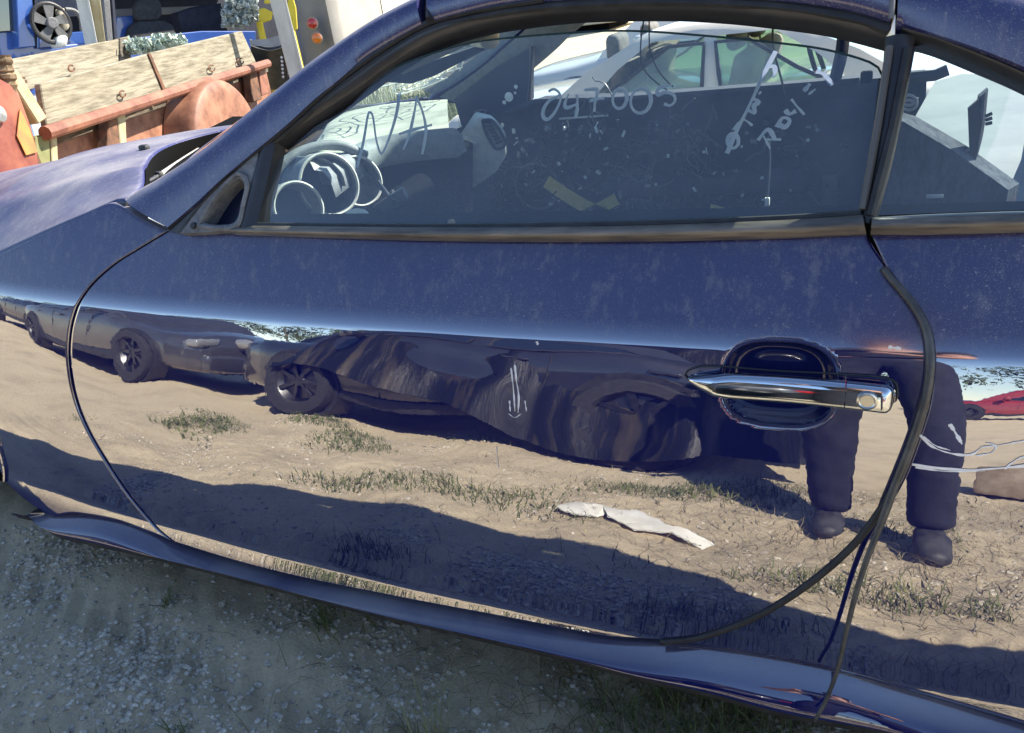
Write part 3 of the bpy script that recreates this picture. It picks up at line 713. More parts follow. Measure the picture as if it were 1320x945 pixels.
# far window frame, pillar behind it
mk('quarter_pillar', ribbon(pY([(1080, 36), (1076, 70), (1066, 112)], 1.44), pY([(1096, 36), (1093, 70), (1082, 112)], 1.44), (0, -1, 0), .008, m=5, n=12), mat('pillar_blue', (.012, .022, .07), rough=.3), car)
mk('frame_post', ribbon(pY([(682, 60), (682, 100), (678, 135)], 1.45), pY([(688, 60), (685, 100), (684, 132)], 1.45), (0, -1, 0), .004, m=5, n=12), SEAL, car)
mk('quarter_frame', ribbon(pY([(1092, 30), (1125, 44), (1142, 55), (1150, 70)], 1.42), pY([(1095, 46), (1122, 52), (1138, 60), (1142, 75)], 1.42), (0, -1, 0), .004, m=5, n=16), SEAL, car)
mk('hook', bevel(box(onY(1117, 99, 1.42), (.03, .02, .03)), .006), DARK, car)
mk('pillar_base', prism(pY([(585, 128), (640, 86), (683, 62), (684, 128), (640, 175), (600, 180)], 1.47), (0, .03, 0)), mat('pillar_navy', (.012, .02, .045), rough=.5), car)
for u, v, r_ in ((656, 125, 7), (665, 112, 3), (650, 132, 3), (664, 120, 2)):
    mk('pale_disc', lathe(onY(u, v, 1.455), (0, -1, 0), [(r_ * .0022, 0), (0, .002)], 9), mat('pale_disc_white', (.8, .8, .75), rough=.8), car)  # small near-white discs set on the pillar base

# dashboard
dz = .905
dt = [onZ(*p, dz) for p in ((392, 203), (412, 176), (436, 148), (500, 134), (577, 128))] 
dt2 = [onZ(*p, dz) for p in ((404, 214), (420, 204), (440, 192), (470, 176), (520, 166), (578, 160))]
A_ = resample(np.array(dt), 40); B_ = resample(np.array(dt2), 40)
rows = [A_ + [-.02, 0, -.05]]
for t in np.linspace(0, 1, 14):
    r = A_ * (1 - t) + B_ * t; r[:, 2] += .012 * math.sin(math.pi * t) - .01 * t; rows.append(r)
dash = mk('dashboard_top', gridvf(np.stack(rows, 0)), DASHT, car, smooth=180)
rows = []
for t, dx, dzz in ((0, 0, -.009), (.2, .02, -.012), (.5, .035, -.03), (1, .04, -.07), (1.2, .01, -.085)):
    rows.append(B_ + [dx, 0, dzz])
mk('dash_roll', gridvf(np.stack(rows, 0)), DASHG, dash, smooth=180)
# hood over the gauges, in front of the driver
ghb = np.array([onY(u, v, .50) for u, v in ((362, 272), (376, 228), (396, 204), (420, 205), (440, 222), (446, 240))])
ghf = np.array([onY(u, v, .66) for u, v in ((372, 245), (384, 205), (405, 190), (436, 192), (456, 205), (476, 240))]) 
rows = [resample(ghb * (1 - t) + (ghb + [-.08, .02, .0]) * t, 30) for t in np.linspace(0, 1, 8)]
mk('gauge_hood', gridvf(np.stack(rows, 0)), DASHG, dash, smooth=180)
DIAL = mat('dial_dark', (.010, .014, .022), rough=.9, spec=.05)
gd = np.array([.86, -.45, .25]); gd /= np.linalg.norm(gd)
for (u, v, r_, Y) in ((384, 268, .052, .38), (424, 238, .066, .50), (462, 234, .056, .62)):
    c = onY(u, v, Y)
    g = mk('gauge_pod', lathe(c, gd, [(r_ * 1.22, -.20), (r_ * 1.12, -.02), (r_ * 1.09, .0), (r_ * 1.02, .004), (r_ * .97, -.004), (r_ * .93, -.06)], 40), DASHG, dash, smooth=50)
    mk('gauge_face', lathe(c - gd * .055, gd, [(r_ * .97, 0), (r_ * .9, .002), (0, .002)], 32), DIAL, g)
    mk('gauge_ring', tube([c + gd * .004 + r_ * 1.03 * (math.cos(a) * np.cross(gd, [0, 0, 1]) / np.linalg.norm(np.cross(gd, [0, 0, 1])) + math.sin(a) * np.cross(gd, np.cross(gd, [0, 0, 1])) / np.linalg.norm(np.cross(gd, [0, 0, 1]))) for a in np.linspace(0, 6.283, 40)], .0035, 6), LGREY, g)
_o = onY(424, 238, .50) - gd * .10
mk('cluster_housing', prism([onPlane(u, v, _o, gd) for u, v in ((346, 262), (352, 232), (372, 208), (400, 194), (436, 190), (470, 203), (486, 228), (486, 300), (346, 300))], -gd * .06), DASHG, dash, smooth=40)
mk('housing_lip', tube(resample(np.array([onPlane(u, v, _o + gd * .03, gd) for u, v in ((344, 262), (350, 231), (371, 206), (400, 191), (436, 187), (472, 201))]), 30), .012, 8), DASHG, dash, smooth=180)
c = onY(460, 284, .45)
pod = mk('switch_pod', bevel(box(c + [0, .0, -.03], (.11, .10, .06)), .025, 3), DASHG, dash)
mk('white_cap', lathe(c + [0, 0, .002], (.3, -.4, .85), [(.030, -.008), (.030, .004), (.026, .008), (0, .009)], 24), mat('cap_white', (.55, .6, .52), (.65, .68, .6), rough=.6, scale=30), pod)
mk('dash_cavity', prism(pY([(448, 205), (500, 178), (560, 172), (600, 190), (600, 330), (440, 330)], 1.0), (0, .05, 0)), DARK, car)
col_ = mk('steering_column', tube([onY(470, 300, .52), onY(500, 275, .62), onY(545, 240, .80)], [.045, .04, .035], 12), DARK, car)
mk('column_switch', bevel(box(onY(502, 262, .58), (.10, .03, .03), [[.8, .3, .4], [-.35, .93, 0], [-.4, 0, .9]]), .006), mat('switch_grey', (.05, .055, .06), rough=.5), col_)
for k in range(4): mk('stalk', tube([onY(508, 260, .55), onY(470 + 18 * k, 222 + 12 * k, .62)], .004, 6), CABIN, col_)
# centre stack metal and glovebox shell
cs = mk('centre_bracket', prism(pY([(533, 178), (560, 170), (592, 172), (604, 196), (560, 216), (540, 206)], 1.05), (-.03, .02, 0)), mat('zinc', (.16, .18, .2), (.26, .28, .29), rough=.5, scale=20, bump=.2), car, smooth=20)
for (u, v, a, b) in ((572, 182, .05, .03), (550, 196, .03, .03), (588, 190, .02, .025), (560, 205, .03, .015)):
    mk('bracket_slot', bevel(box(onY(u, v, 1.035), (a, .02, b)), .004), DARK, cs)
mk('glovebox_shell', prism(pY([(540, 214), (604, 196), (602, 248), (572, 252), (545, 232)], 1.06), (-.05, .04, 0)), DASHG, car, smooth=20)
# end of the dashboard, sunlight put into its pale tone, with its vent
e0 = [(596, 182), (618, 150), (640, 155), (652, 172), (653, 200), (640, 222), (598, 252), (604, 215)]
ed = pY(e0, 1.16)
dend = mk('dash_end_panel', bevel(prism(ed, (-.06, .10, 0)), .006), LGREY, car, smooth=40)
vt = mk('vent_frame', tube(resample(np.array(pY([(622, 155), (636, 157), (650, 180), (648, 190), (638, 190), (626, 170), (622, 155)], 1.150)), 40), .005, 6), CABIN, dend)
for k in range(7):
    t = k / 6; a = onY(624 + 15 * t, 158 + 26 * t, 1.152); b = onY(633 + 14 * t, 158 + 24 * t, 1.152)
    mk('slat', tube([a, b], .004, 5), CABIN, vt)
mk('dash_end_torn_edge', prism(pY([(594, 184), (604, 176), (616, 184), (600, 196)], 1.14), (-.02, .01, 0)), mat('torn_white', (.6, .6, .56), (.75, .74, .7), rough=.8, scale=40), dend)
mk('floor_carpet', prism([(-1.3, .2, .30), (.6, .2, .30), (.6, 1.6, .30), (-1.3, 1.6, .30)], (0, 0, -.03)), CABIN, car)
mk('firewall', prism([(-1.45, .28, .3), (-1.45, 1.5, .3), (-1.45, 1.5, .84), (-1.45, .28, .80)], (-.03, 0, 0)), DARK, car)
mk('door_inner_panel', prism([(-1.2, .24, .25), (.0, .24, .25), (.0, .24, .83), (-1.2, .24, .83)], (0, .02, 0)), CABIN, car)
mk('rear_bulkhead', prism([(.22, .25, .25), (.22, 1.5, .25), (.30, 1.5, .80), (.30, .25, .80)], (.03, 0, 0)), CABIN, car)
# bits of wiring, clips and foam left where the trim was taken out
V_, F_ = [], []
bits = []
for k in range(260):
    u, v = rng.uniform(625, 1090), rng.uniform(158, 288)
    dens = math.exp(-((u - 760) / 190) ** 2)
    if rng.random() > .25 + .75 * dens: continue
    p = onY(u, v, rng.uniform(1.36, 1.44))
    d = rng.normal(size=(3, 3)); q, _ = np.linalg.qr(d)
    bits.append(box(p, rng.uniform(.004, .022, 3) * [1, .6, .6], q))
mk('trim_clips', join(*bits), mat('clips', (.035, .04, .045), (.34, .35, .34), rough=.5, scale=7, ramp=(.45, .7)), fdoor, kind='stuff', smooth=20)
wr = []
for k in range(120):
    u, v = rng.normal(770, 110), rng.uniform(165, 290)
    p = onY(min(max(u, 640), 1085), v, 1.40); 
    pts = [p]
    for j in range(5): pts.append(pts[-1] + rng.normal(size=3) * [.03, .012, .03])
    wr.append(tube(resample(np.array(pts), 14), .0022, 4))
mk('torn_wiring', join(*wr), mat('wires', (.02, .022, .025), (.15, .16, .17), rough=.45, scale=4), fdoor, kind='stuff')
YT = mat('yellow_tape', (.55, .46, .12), (.75, .64, .22), rough=.6, scale=30)
def tapestrip(pts, wd):
    P = resample(np.array([onY(u, v, 1.36) for u, v in pts]), 16); T = np.gradient(P, axis=0); T /= np.linalg.norm(T, axis=1)[:, None]
    Sd = np.cross(T, [0, -1., 0]); Z = np.array([0, .003, 0])
    return mk('yellow_tape', fixn(join(gridvf(np.stack([P - Sd * wd, P + Sd * wd], 0)), gridvf(np.stack([P - Sd * wd + Z, P + Sd * wd + Z], 0)))), YT, fdoor)
scr = []
for k in range(46):
    u, v = rng.uniform(640, 1080), rng.uniform(160, 288); q, _ = np.linalg.qr(rng.normal(size=(3, 3)))
    if k < 30: u = rng.normal(745, 65)
    scr.append(box(onY(u, v, 1.37), rng.uniform(.004, .020, 3) * [1, .5, .5], q))
mk('foam_scraps', join(*scr), mat('foam_white', (.55, .56, .52), (.85, .85, .8), rough=.7, scale=9), fdoor, kind='stuff', smooth=20)
tapestrip([(704, 234), (730, 252), (758, 268), (800, 285)], .021); tapestrip([(728, 290), (760, 275), (795, 257)], .018)
tapestrip([(915, 268), (935, 274), (950, 280)], .012)
mk('cap_orange', lathe(hG(583, 287, .05), (0, -1, .3), [(.006, 0), (.006, .006), (0, .007)], 10), mat('amber_bit', (.6, .4, .2), rough=.5), car)
# rear-view mirror and sun visor near the top of the windshield
mk('rear_view_mirror', bevel(box(onY(622, 43, .75), (.05, .16, .06), [[.7, .55, -.2], [-.6, .8, 0], [.15, .1, .97]]), .015, 3), mat('mirror_cream_reflection', (.62, .58, .45), rough=.4), car)  # cream colour paints in what the mirror glass reflects
vz = [onY(*p, .62) for p in ((500, 92), (545, 66), (600, 43), (640, 30), (645, 40), (600, 60), (560, 78), (520, 96))]
mk('sun_visor', prism(vz, (-.01, .03, .012)), mat('visor_bronze', (.16, .13, .085), (.2, .17, .12), rough=.6, scale=30), car)
dk = [onY(*p, .80) for p in ((495, 95), (560, 78), (628, 55), (630, 62), (560, 98), (530, 108), (497, 106))]
mk('windshield_shade_band', prism(dk, (-.01, .02, .0)), CABIN, car)
# wires that hang from the roof
def hang(pts, Y, r, name='hanging_wire'):
    return mk(name, tube(resample(np.array([onY(u, v, Y) for u, v in pts]), 40), r, 5), BLACKR, car)
hang([(833, 8), (827, 45), (826, 75), (832, 92), (848, 108), (860, 116)], .75, .0016); hang([(837, 8), (837, 50), (839, 68), (848, 90), (862, 107), (868, 112)], .78, .0016)
hw = hang([(998, 18), (996, 50), (1000, 75), (1008, 105), (1013, 128)], .80, .0022)
hw2 = mk('hanging_wire', tube(resample(np.array([onY(u, v, .62) for u, v in ((992, 178), (993, 205), (992, 230), (990, 255))]), 20), .0016, 5), mat('pale_wire', (.4, .38, .35), rough=.5), car)
cn = onY(989, 260, .62)
mk('wire_plug', bevel(box(cn, (.009, .008, .016)), .0015), mat('plug_white', (.85, .85, .8), rough=.5), hw2)

# behind the rear side window
mk('rear_trim_panel', prism([onY(*p, .62 + (300 - p[1]) * .0032) for p in ((1170, 168), (1205, 105), (1240, 95), (1300, 97), (1420, 120), (1420, 300), (1300, 300), (1290, 245))], (.0, .02, -.02)), mat('pale_liner', (.24, .27, .28), (.33, .36, .36), rough=.85, scale=4, bump=.1, stretch=(1, 1, 8)), car)
mk('rear_carpet', prism([onY(*p, .55) for p in ((1134, 148), (1165, 157), (1230, 195), (1300, 245), (1290, 300), (1110, 300))], (.02, .04, 0)), mat('carpet_navy', (.03, .035, .05), (.10, .11, .13), rough=1, scale=45, bump=.6, stretch=(1, 1, .4)), car)
mk('trim_strip', ribbon([onY(*p, .58) for p in ((1262, 125), (1252, 190), (1246, 225), (1243, 275))], [onY(*p, .58) for p in ((1274, 115), (1268, 170), (1256, 220), (1250, 275))], (0, -1, 0), .006, m=4, n=20), mat('strip_grey', (.09, .10, .12), rough=.6), car)
mk('strip_bracket', prism([onY(*p, .57) for p in ((1248, 140), (1262, 128), (1266, 160), (1256, 220), (1242, 222), (1240, 196), (1250, 194))], (0, .01, 0)), mat('bracket_dark', (.04, .045, .055), rough=.5), car)
for k in range(3): mk('trim_clip', tube([onY(1270, 150 + 5 * k, .57), onY(1279, 146 + 6 * k, .57)], .003, 5), BLACKR, car)
mk('shelf_edge', tube([onY(*p, .9) for p in ((1172, 100), (1205, 97), (1222, 90))], .012, 6), CABIN, car)
mk('wire_coil', tube([onY(1172 + 10 * math.cos(a), 126 + 8 * math.sin(a) + a, .7) for a in np.linspace(0, 12, 40)], .003, 5), mat('coil', (.3, .3, .3), rough=.4), car)
mk('paper_scrap', bevel(box(onY(1205, 253, .50), (.025, .004, .006)), .001), LGREY, car)

# ------------------------------------------------------------------ other cars, built once in their own coordinates
CARGLASS = mat('car_glass', (.30, .40, .34), (.50, .60, .50), rough=.04, spec=.9, coat=1, coatior=1.6, scale=3)
DARKGL = mat('dark_glass', (.008, .010, .011), rough=.04, spec=.9, coat=1, coatior=1.7)
TYRE = mat('tyre', (.015, .015, .015), (.03, .03, .03), rough=.85, scale=30, bump=.2)
ALLOY = mat('alloy_wheel', (.07, .07, .072), (.13, .13, .13), rough=.4, metal=1, scale=20)
LAMP = mat('lamp_clear', (.20, .20, .20), rough=.12, spec=.9, coat=1)
REDL = mat('lamp_red', (.35, .012, .012), rough=.15, coat=1)
def carpaint(name, c, ior=1.6, rough=.4, c2=None): return mat(name, c, c2, rough=rough, coat=1, coatior=ior, scale=5, coatr=.04)
def build_car(label, paint, L=4.4, W=1.75, H=1.38, z0=.22, hood=.78, deck=.92, xw=1.25, xr=3.55, glass=None, group=None, name='parked_car', wheels=True, hollow=False):
    """front at x = 0, tail at x = L; near side y = -W/2"""
    glass = glass or DARKGL
    r = thing(name, label, 'car', (0, 0, 0), group); hw = W / 2
    xs_ = np.array([0, .04, .14, .35, .8, xw, (xw + xr) / 2, xr, L - .5, L - .18, L - .05, L])
    zt = np.array([hood - .22, hood - .14, hood - .08, hood - .03, hood + .02, hood + .10, deck, deck + .02, deck - .01, deck - .04, deck - .10, deck - .2])
    wd = np.array([.62, .72, .84, .93, .98, 1, 1, 1, .97, .92, .80, .68]) * hw
    xx_ = np.linspace(0, 1, 40) ** 1.0; xg = np.unique(np.concatenate([np.interp(np.linspace(0, 11, 56), range(12), xs_)]))
    secs = []
    for x in xg:
        zt_ = np.interp(x, xs_, zt); w_ = np.interp(x, xs_, wd); zl = z0 + .10 * max(0, 1 - x / .3) * .3
        h = zt_ - zl
        half = [(0, zl), (w_ * .85, zl), (w_ * .955, zl + .04), (w_ * .985, zl + .16 * h), (w_, zl + .40 * h), (w_ * .985, zl + .55 * h), (w_ * .99, zl + .64 * h), (w_ * .965, zl + .84 * h), (w_ * .91, zl + .955 * h), (w_ * .80, zl + h), (w_ * .4, zl + h + .02), (0, zl + h + .028)]
        ring_ = [(x, -y, z) for y, z in half] + [(x, y, z) for y, z in half[-2:0:-1]]
        secs.append(ring_)
    body = mk('body', loft(secs), paint, r, smooth=50)
    # greenhouse: roof and pillars
    xb0, xb1, xt0, xt1 = xw - .25, xr + .35, xw + .55, xr - .35
    zb = deck - .02
    def gh(t, k):      # t along, k height 0..1
        xa = xb0 * (1 - k) + xt0 * k; xb = xb1 * (1 - k) + xt1 * k
        return xa * (1 - t) + xb * t
    secs = []
    for k, wv, zz in ((0, .93, zb - .12), (.12, .915, zb), (.5, .84, zb + .5 * (H - zb)), (.88, .745, H - .055), (.97, .69, H - .015), (1.02, .58, H)):
        rng_ = []
        for t in np.linspace(0, 1, 16): rng_.append((gh(t, k), -hw * wv * (1 - .05 * (2 * t - 1) ** 2), zz + (.02 * (1 - (2 * t - 1) ** 2) if k > .9 else 0)))
        for t in np.linspace(1, 0, 16): rng_.append((gh(t, k), hw * wv * (1 - .05 * (2 * t - 1) ** 2), zz + (.02 * (1 - (2 * t - 1) ** 2) if k > .9 else 0)))
        secs.append(rng_)
    gv, gf = np.array(secs).reshape(-1, 3), []
    for i in range(5):
        for j in range(32):
            jj = (j + 1) % 32; tt = j if j < 16 else 31 - j
            if hollow and 1 <= i <= 2:
                if j in (15, 31): continue
                tn_ = j if j < 16 else 30 - j
                if 2 <= tn_ <= 6 or 8 <= tn_ <= 12: continue
            gf.append((i * 32 + j, i * 32 + jj, (i + 1) * 32 + jj, (i + 1) * 32 + j))
    gf.append(tuple(range(5 * 32, 6 * 32)))
    mk('roof', fixn((gv, gf)), paint, r, smooth=45)
    if hollow:
        SEATD = mat('car_seat_grey', (.10, .10, .09), (.17, .165, .15), rough=.9, scale=20)
        for sx_ in ((xb0 + xb1) / 2 - .10, (xb0 + xb1) / 2 + .62):
            for s in (-1, 1):
                st = mk('seat_back', bevel(box((sx_, s * .36, deck + .02), (.13, .46, .34), [[.97, 0, .22], [0, 1, 0], [-.22, 0, .97]]), .05, 3), SEATD, r)
                mk('headrest', bevel(box((sx_ + .05, s * .36, deck + .27), (.09, .25, .16)), .04, 3), SEATD, st)
        mk('steering_wheel', tube([(xb0 + .62 + .06 * math.sin(a), .36 + .17 * math.cos(a), deck + .05 + .16 * math.sin(a)) for a in np.linspace(0, 6.283, 28)], .014, 6), BLACKR, r)
    # panes
    def wall(t, k, s, o=.022):
        wv = np.interp(k, [0, .12, .5, .88], [.93, .915, .84, .745])
        return (gh(t, k), s * (hw * wv * (1 - .05 * (2 * t - 1) ** 2) + o), zb - .12 + (H - .055 - (zb - .12)) * k / .88)
    for s in (-1, 1):
        for (t0, t1, a0, a1) in ((.115, .47, .23, .10), (.53, .885, .10, .17)):
            poly = [wall(t0 - .10 * 0, .20, s), wall(t1 + (.03 if t1 > .6 else 0), .20, s), wall(t1 - (.06 if t1 > .6 else 0), .5, s), wall(t1 - (.16 if t1 > .6 else 0), .82, s), wall(t0 + (.18 if t0 < .3 else 0), .82, s), wall(t0 + (.08 if t0 < .3 else 0), .5, s)]
            fr = mk('window', prism(poly, (0, .006 * s, 0)), glass, r, smooth=30)
            mk('window_seal', tube([np.array(p) + [0, .005 * s, 0] for p in poly + poly[:1]], .012, 5), BLACKR, fr)
    def front(f, k, end):
        t = .0 if end == 0 else 1.0; wv = np.interp(k, [0, .12, .5, .88], [.93, .915, .84, .745]) * .93 * .95
        x = gh(t, k) + (-.008 if end == 0 else .008); return (x, f * hw * wv, zb - .12 + (H - .055 - (zb - .12)) * k / .88)
    for nm, end in (('windshield', 0), ('rear_window', 1)):
        rows = [[np.array(front(f, k, end)) + np.array([(-.03 if end == 0 else .03) * (1 - f * f), 0, 0]) for f in np.linspace(-1, 1, 9)] for k in (.18, .5, .85)]
        P = np.array(rows); vf = fixn(join(gridvf(P), gridvf(P + [(.02 if end == 0 else -.02), 0, 0]))); mk(nm, vf, glass, r, smooth=180)
    # lamps, bumper line, door shut lines, mirrors, handles
    for s in (-1, 1):
        for nm, x, z, m_, sx_ in (('headlight', .10, hood - .17, LAMP, .20), ('taillight', L - .10, deck - .2, REDL, .16)):
            wv = np.interp(x, xs_, wd); vf = bevel(box((x, s * (wv - .10), z), (sx_, .24, .12)), .04, 3); mk(nm, vf, m_, r)
        for x in (xw + .42, xw + 1.45):
            mk('door_gap', tube([(x, s * (hw * .975 + .004), z0 + .1), (x, s * (hw + .001), z0 + .35), (x + .02, s * (hw * .965 + .004), deck - .09)], .006, 4), BLACKR, r)
        for x in (xw + 1.25, xw + 2.05): mk('door_handle', bevel(box((x, s * (hw * .985 + .012), deck - .17), (.16, .03, .03)), .01), paint, r)
        mk('side_mirror', bevel(box((xw + .25, s * (hw + .09), deck + .04), (.10, .18, .12)), .035, 3), paint, r)
        mk('sill_trim', bevel(box((L / 2, s * (hw * .97), z0 + .05), (L - 2.0, .05, .09)), .015), BLACKR, r)
    mk('front_bumper', bevel(box((.02, 0, z0 + .14), (.12, W * .70, .20)), .05, 3), paint, r)
    mk('grille', bevel(box((-.02, 0, hood - .22), (.05, W * .38, .09)), .015), BLACKR, r)
    mk('rear_bumper', bevel(box((L - .02, 0, z0 + .16), (.12, W * .74, .22)), .05, 3), paint, r)
    if wheels:
        for x in (.82, L - .86):
            for s in (-1, 1):
                mk('wheel_arch', lathe((x, s * (hw * .9), .33), (0, s, 0), [(.0, .05), (.36, .095), (.37, .06), (.37, -.1)], 32), BLACKR, r)
                t_ = mk('wheel', lathe((x, s * (hw - .13), .32), (0, s, 0), [(.20, .0), (.30, .0), (.318, .04), (.318, .16), (.30, .195), (.215, .20), (.205, .18)], 36), TYRE, r)
                mk('rim', lathe((x, s * (hw - .13), .32), (0, s, 0), [(.215, .185), (.20, .17), (.18, .14), (.06, .155), (.05, .17), (.0, .172)], 36), ALLOY, t_)
                sp = []
                for k in range(7):
                    a = 2 * math.pi * k / 7; sp.append(box((x + .12 * math.cos(a), s * (hw + .035), .32 + .12 * math.sin(a)), (.17, .02, .035), [[math.cos(a), 0, math.sin(a)], [0, 1, 0], [-math.sin(a), 0, math.cos(a)]]))
                mk('spokes', join(*sp), ALLOY, t_, smooth=20)
    return r
def put(o, loc, rz): o.location = loc; o.rotation_euler = (0, 0, rz); return o
def copy_tree(o, parent=None):
    c = o.copy(); col.objects.link(c)
    if parent: c.parent = parent
    for ch in list(o.children): copy_tree(ch, c)
    return c

SILVER = carpaint('silver_beige_paint', (.58, .54, .44), 1.5, .35, (.66, .61, .50))
silver = build_car('silver beige coupe beyond the far window of the blue coupe', SILVER, 4.3, 1.70, 1.25, z0=.12, hood=.80, deck=.90, xw=1.5, xr=3.15, glass=glass_mat('green_car_glass', (.74, .88, .76), .16, 1.5, (.75, .86, .74)), hollow=True)  # pale dust layer also paints in the brightness behind the panes
put(silver, (1.6, 4.35, -.37), R_(178))
white = build_car('white car parked behind the silver coupe, seen through the cabin', carpaint('white_paint', (.62, .62, .60)), 4.4, 1.75, 1.36, glass=CARGLASS)
put(white, (-3.55, 7.6, -.34), R_(3))

# ------------------------------------------------------------------ junk behind the hood on the left
WOOD = mat('weathered_wood', (.12, .10, .065), (.28, .245, .175), rough=.9, scale=3.2, stretch=(4, .45, 13), bump=.6, ramp=(.34, .60), detail=9)
WOODD = mat('dark_wood', (.06, .05, .04), (.2, .17, .12), rough=.9, scale=9, stretch=(1, 1, 6), bump=.5)
RUST = mat('rusty_paint', (.14, .045, .026), (.30, .12, .07), rough=.7, scale=6, bump=.3)
RUSTO = mat('orange_primer', (.13, .045, .022), (.32, .14, .075), rough=.65, scale=7, bump=.15)
RUSTD = mat('deep_rust', (.06, .03, .018), (.18, .08, .04), rough=.9, scale=14, bump=.5)
YEL = mat('yellowed_wood', (.30, .24, .12), (.42, .36, .22), rough=.8, scale=7, bump=.2)
GREENY = mat('olive_paint', (.13, .14, .045), (.2, .19, .08), rough=.7, scale=10)
T0 = atR(58, 172, 5.6); T1 = atR(345, 82, 8.9)
tdir = (T1 - T0) * [1, 1, 0]; tdir /= np.linalg.norm(tdir); tn = np.cross(tdir, [0, 0, 1.]);
if np.dot(tn, CAM - T0) < 0: tn = -tn
def tp(u, v, o=0.0): return onPlane(u, v, T0 + tn * o, tn)
trailer = thing('farm_trailer', 'rusty farm trailer with weathered plank sides behind the hood', 'trailer', (*((T0 + T1) / 2)[:2], -.32))
def plank(pts, o=0.0, th=.045, m=WOOD, name='plank', lab=None):
    return mk(name, bevel(prism([tp(u, v, o) for u, v in pts], -tn * th), .006, 1), m, trailer, smooth=20, label=lab)
plank([(52, 108), (192, 69), (212, 117), (62, 170)])
plank([(193, 68.5), (312, 40), (331, 82), (214, 116.5)])
bk = [onPlane(u, v, T0 - tn * 1.5, tn) for u, v in ((8, 77), (148, 51), (148, 82), (14, 122))]
mk('plank', bevel(prism(bk, tn * .045), .006, 1), WOOD, trailer, smooth=20)
bk = [onPlane(u, v, T0 - tn * 1.5, tn) for u, v in ((148, 50), (158, 48), (163, 78), (149, 82))]
mk('stake', bevel(prism(bk, tn * .06), .006, 1), WOODD, trailer, smooth=20)
mk('end_board', bevel(prism([tp(*p, .05) for p in ((10, 96), (22, 88), (62, 152), (50, 160))], -tn * .07), .008, 1), YEL, trailer, smooth=20)
mk('strap', bevel(prism([tp(*p, .012) for p in ((191, 69), (194, 68), (215, 117), (211, 118))], -tn * .01), .002, 1), RUSTD, trailer)
for (u, v) in ((158, 121), (273, 88), (310, 79), (92, 88), (30, 104), (54, 145)):
    mk('bolt', tube([tp(u + 4 * math.cos(a), v + 4 * math.sin(a), .02) for a in np.linspace(0, 5.2, 10)], .006, 5), RUSTD, trailer)
rail = mk('side_rail', tube([tp(58, 172, .05), tp(150, 143, .05), tp(250, 111, .05), tp(345, 82, .05)], .042, 10), RUST, trailer)
mk('side_panel', prism([tp(*p, -.10) for p in ((60, 176), (342, 86), (352, 130), (352, 230), (40, 260))], -tn * .03), RUSTO, trailer, smooth=20)
for pts, m_ in (([(322, 92), (330, 89), (338, 128), (326, 132)], RUSTD), ([(334, 88), (342, 86), (346, 120), (338, 124)], RUST), ([(141, 152), (150, 148), (156, 190), (138, 192)], RUSTD), ([(152, 148), (162, 146), (164, 190), (156, 190)], YEL), ([(46, 176), (64, 172), (66, 220), (46, 226)], GREENY), ([(66, 178), (74, 176), (76, 215), (68, 216)], YEL)):
    mk('stake', bevel(prism([tp(*p, .02) for p in pts], -tn * .08), .006, 1), m_, trailer, smooth=20)
# bulging wheel guard
c = tp(262, 188, -.09)
secs = []
for a in np.linspace(0, math.pi, 24):
    rr = .56
    secs.append([c + tdir * (rr * 1.12 * math.cos(a) * s) + np.array([0, 0, 1.]) * (rr * .92 * math.sin(a) * s) + tn * o for s, o in ((1.0, .0), (1.0, .20), (.985, .25), (.95, .27), (.80, .28), (.3, .285))])
mk('wheel_guard', loft(secs, closed=False), RUSTO, trailer, smooth=60)
mk('trailer_tyre', lathe(c + tn * .05 + [0, 0, -.25], tn, [(.3, .0), (.55, .0), (.6, .05), (.6, .15), (.3, .2)], 30), TYRE, trailer)
mk('bed_floor', prism([tp(62, 176, -.1), tp(345, 84, -.1), tp(345, 84, -1.5), tp(62, 176, -1.5)], (0, 0, -.06)), WOODD, trailer)

# red truck cab, far left
tr = thing('red_truck_wreck', 'rust red old truck fender at the left edge, with orange stains', 'truck', (*atR(-40, 160, 4.6)[:2], -.32))
q0 = atR(-10, 160, 4.9)
redm = mat('faded_red', (.15, .03, .022), (.30, .10, .055), rough=.55, scale=5, bump=.1)
secs = []
for k, dy in enumerate(np.linspace(0, 1, 10)):
    sec = [onPlane(u - 40 * dy ** 2 * 0, v, q0 - tn * (.5 * dy), tn) + np.array([0, 0, .10 * math.sin(math.pi * dy * .5)]) for u, v in ((-160, 90), (-60, 92), (-5, 104), (14, 112), (28, 132), (40, 165), (47, 192), (52, 240))]
    secs.append(sec)
mk('front_fender', loft(secs, closed=False), redm, tr, smooth=60)
mk('fender_face', prism([onPlane(u, v, q0, tn) for u, v in ((-160, 90), (-60, 92), (-5, 104), (14, 112), (28, 132), (40, 165), (47, 192), (54, 260), (-160, 300))], -tn * .02), redm, tr, smooth=20)
mk('stain', prism([onPlane(u, v, q0 + tn * .012, tn) for u, v in ((26, 140), (38, 165), (48, 196), (34, 200), (22, 175))], -tn * .005), mat('orange_stain', (.50, .22, .05), (.42, .14, .05), rough=.7, scale=8), tr)
mk('headlight', lathe(onPlane(-2, 147, q0 + tn * .01, tn), tn, [(.045, 0), (.04, .015), (0, .02)], 20), LAMP, tr)
post = thing('rope_covered_post', 'brown frayed post standing at the left edge beside the white planks', 'post', (*atR(5, 90, 5.2)[:2], -.32))
pc = [atR(4, 84, 5.2), atR(8, 118, 5.2)]
mk('frayed_rope', tube(resample(np.array([pc[0] + [0, 0, .05], pc[0] * .5 + pc[1] * .5, pc[1]]), 20), .05 + .012 * rng.random(20), 9), mat('coconut_brown', (.08, .05, .025), (.24, .17, .10), rough=1, scale=25, bump=.8), post)
mk('shaft', tube([pc[1], [pc[1][0], pc[1][1], -.32]], .035, 8), RUSTD, post)

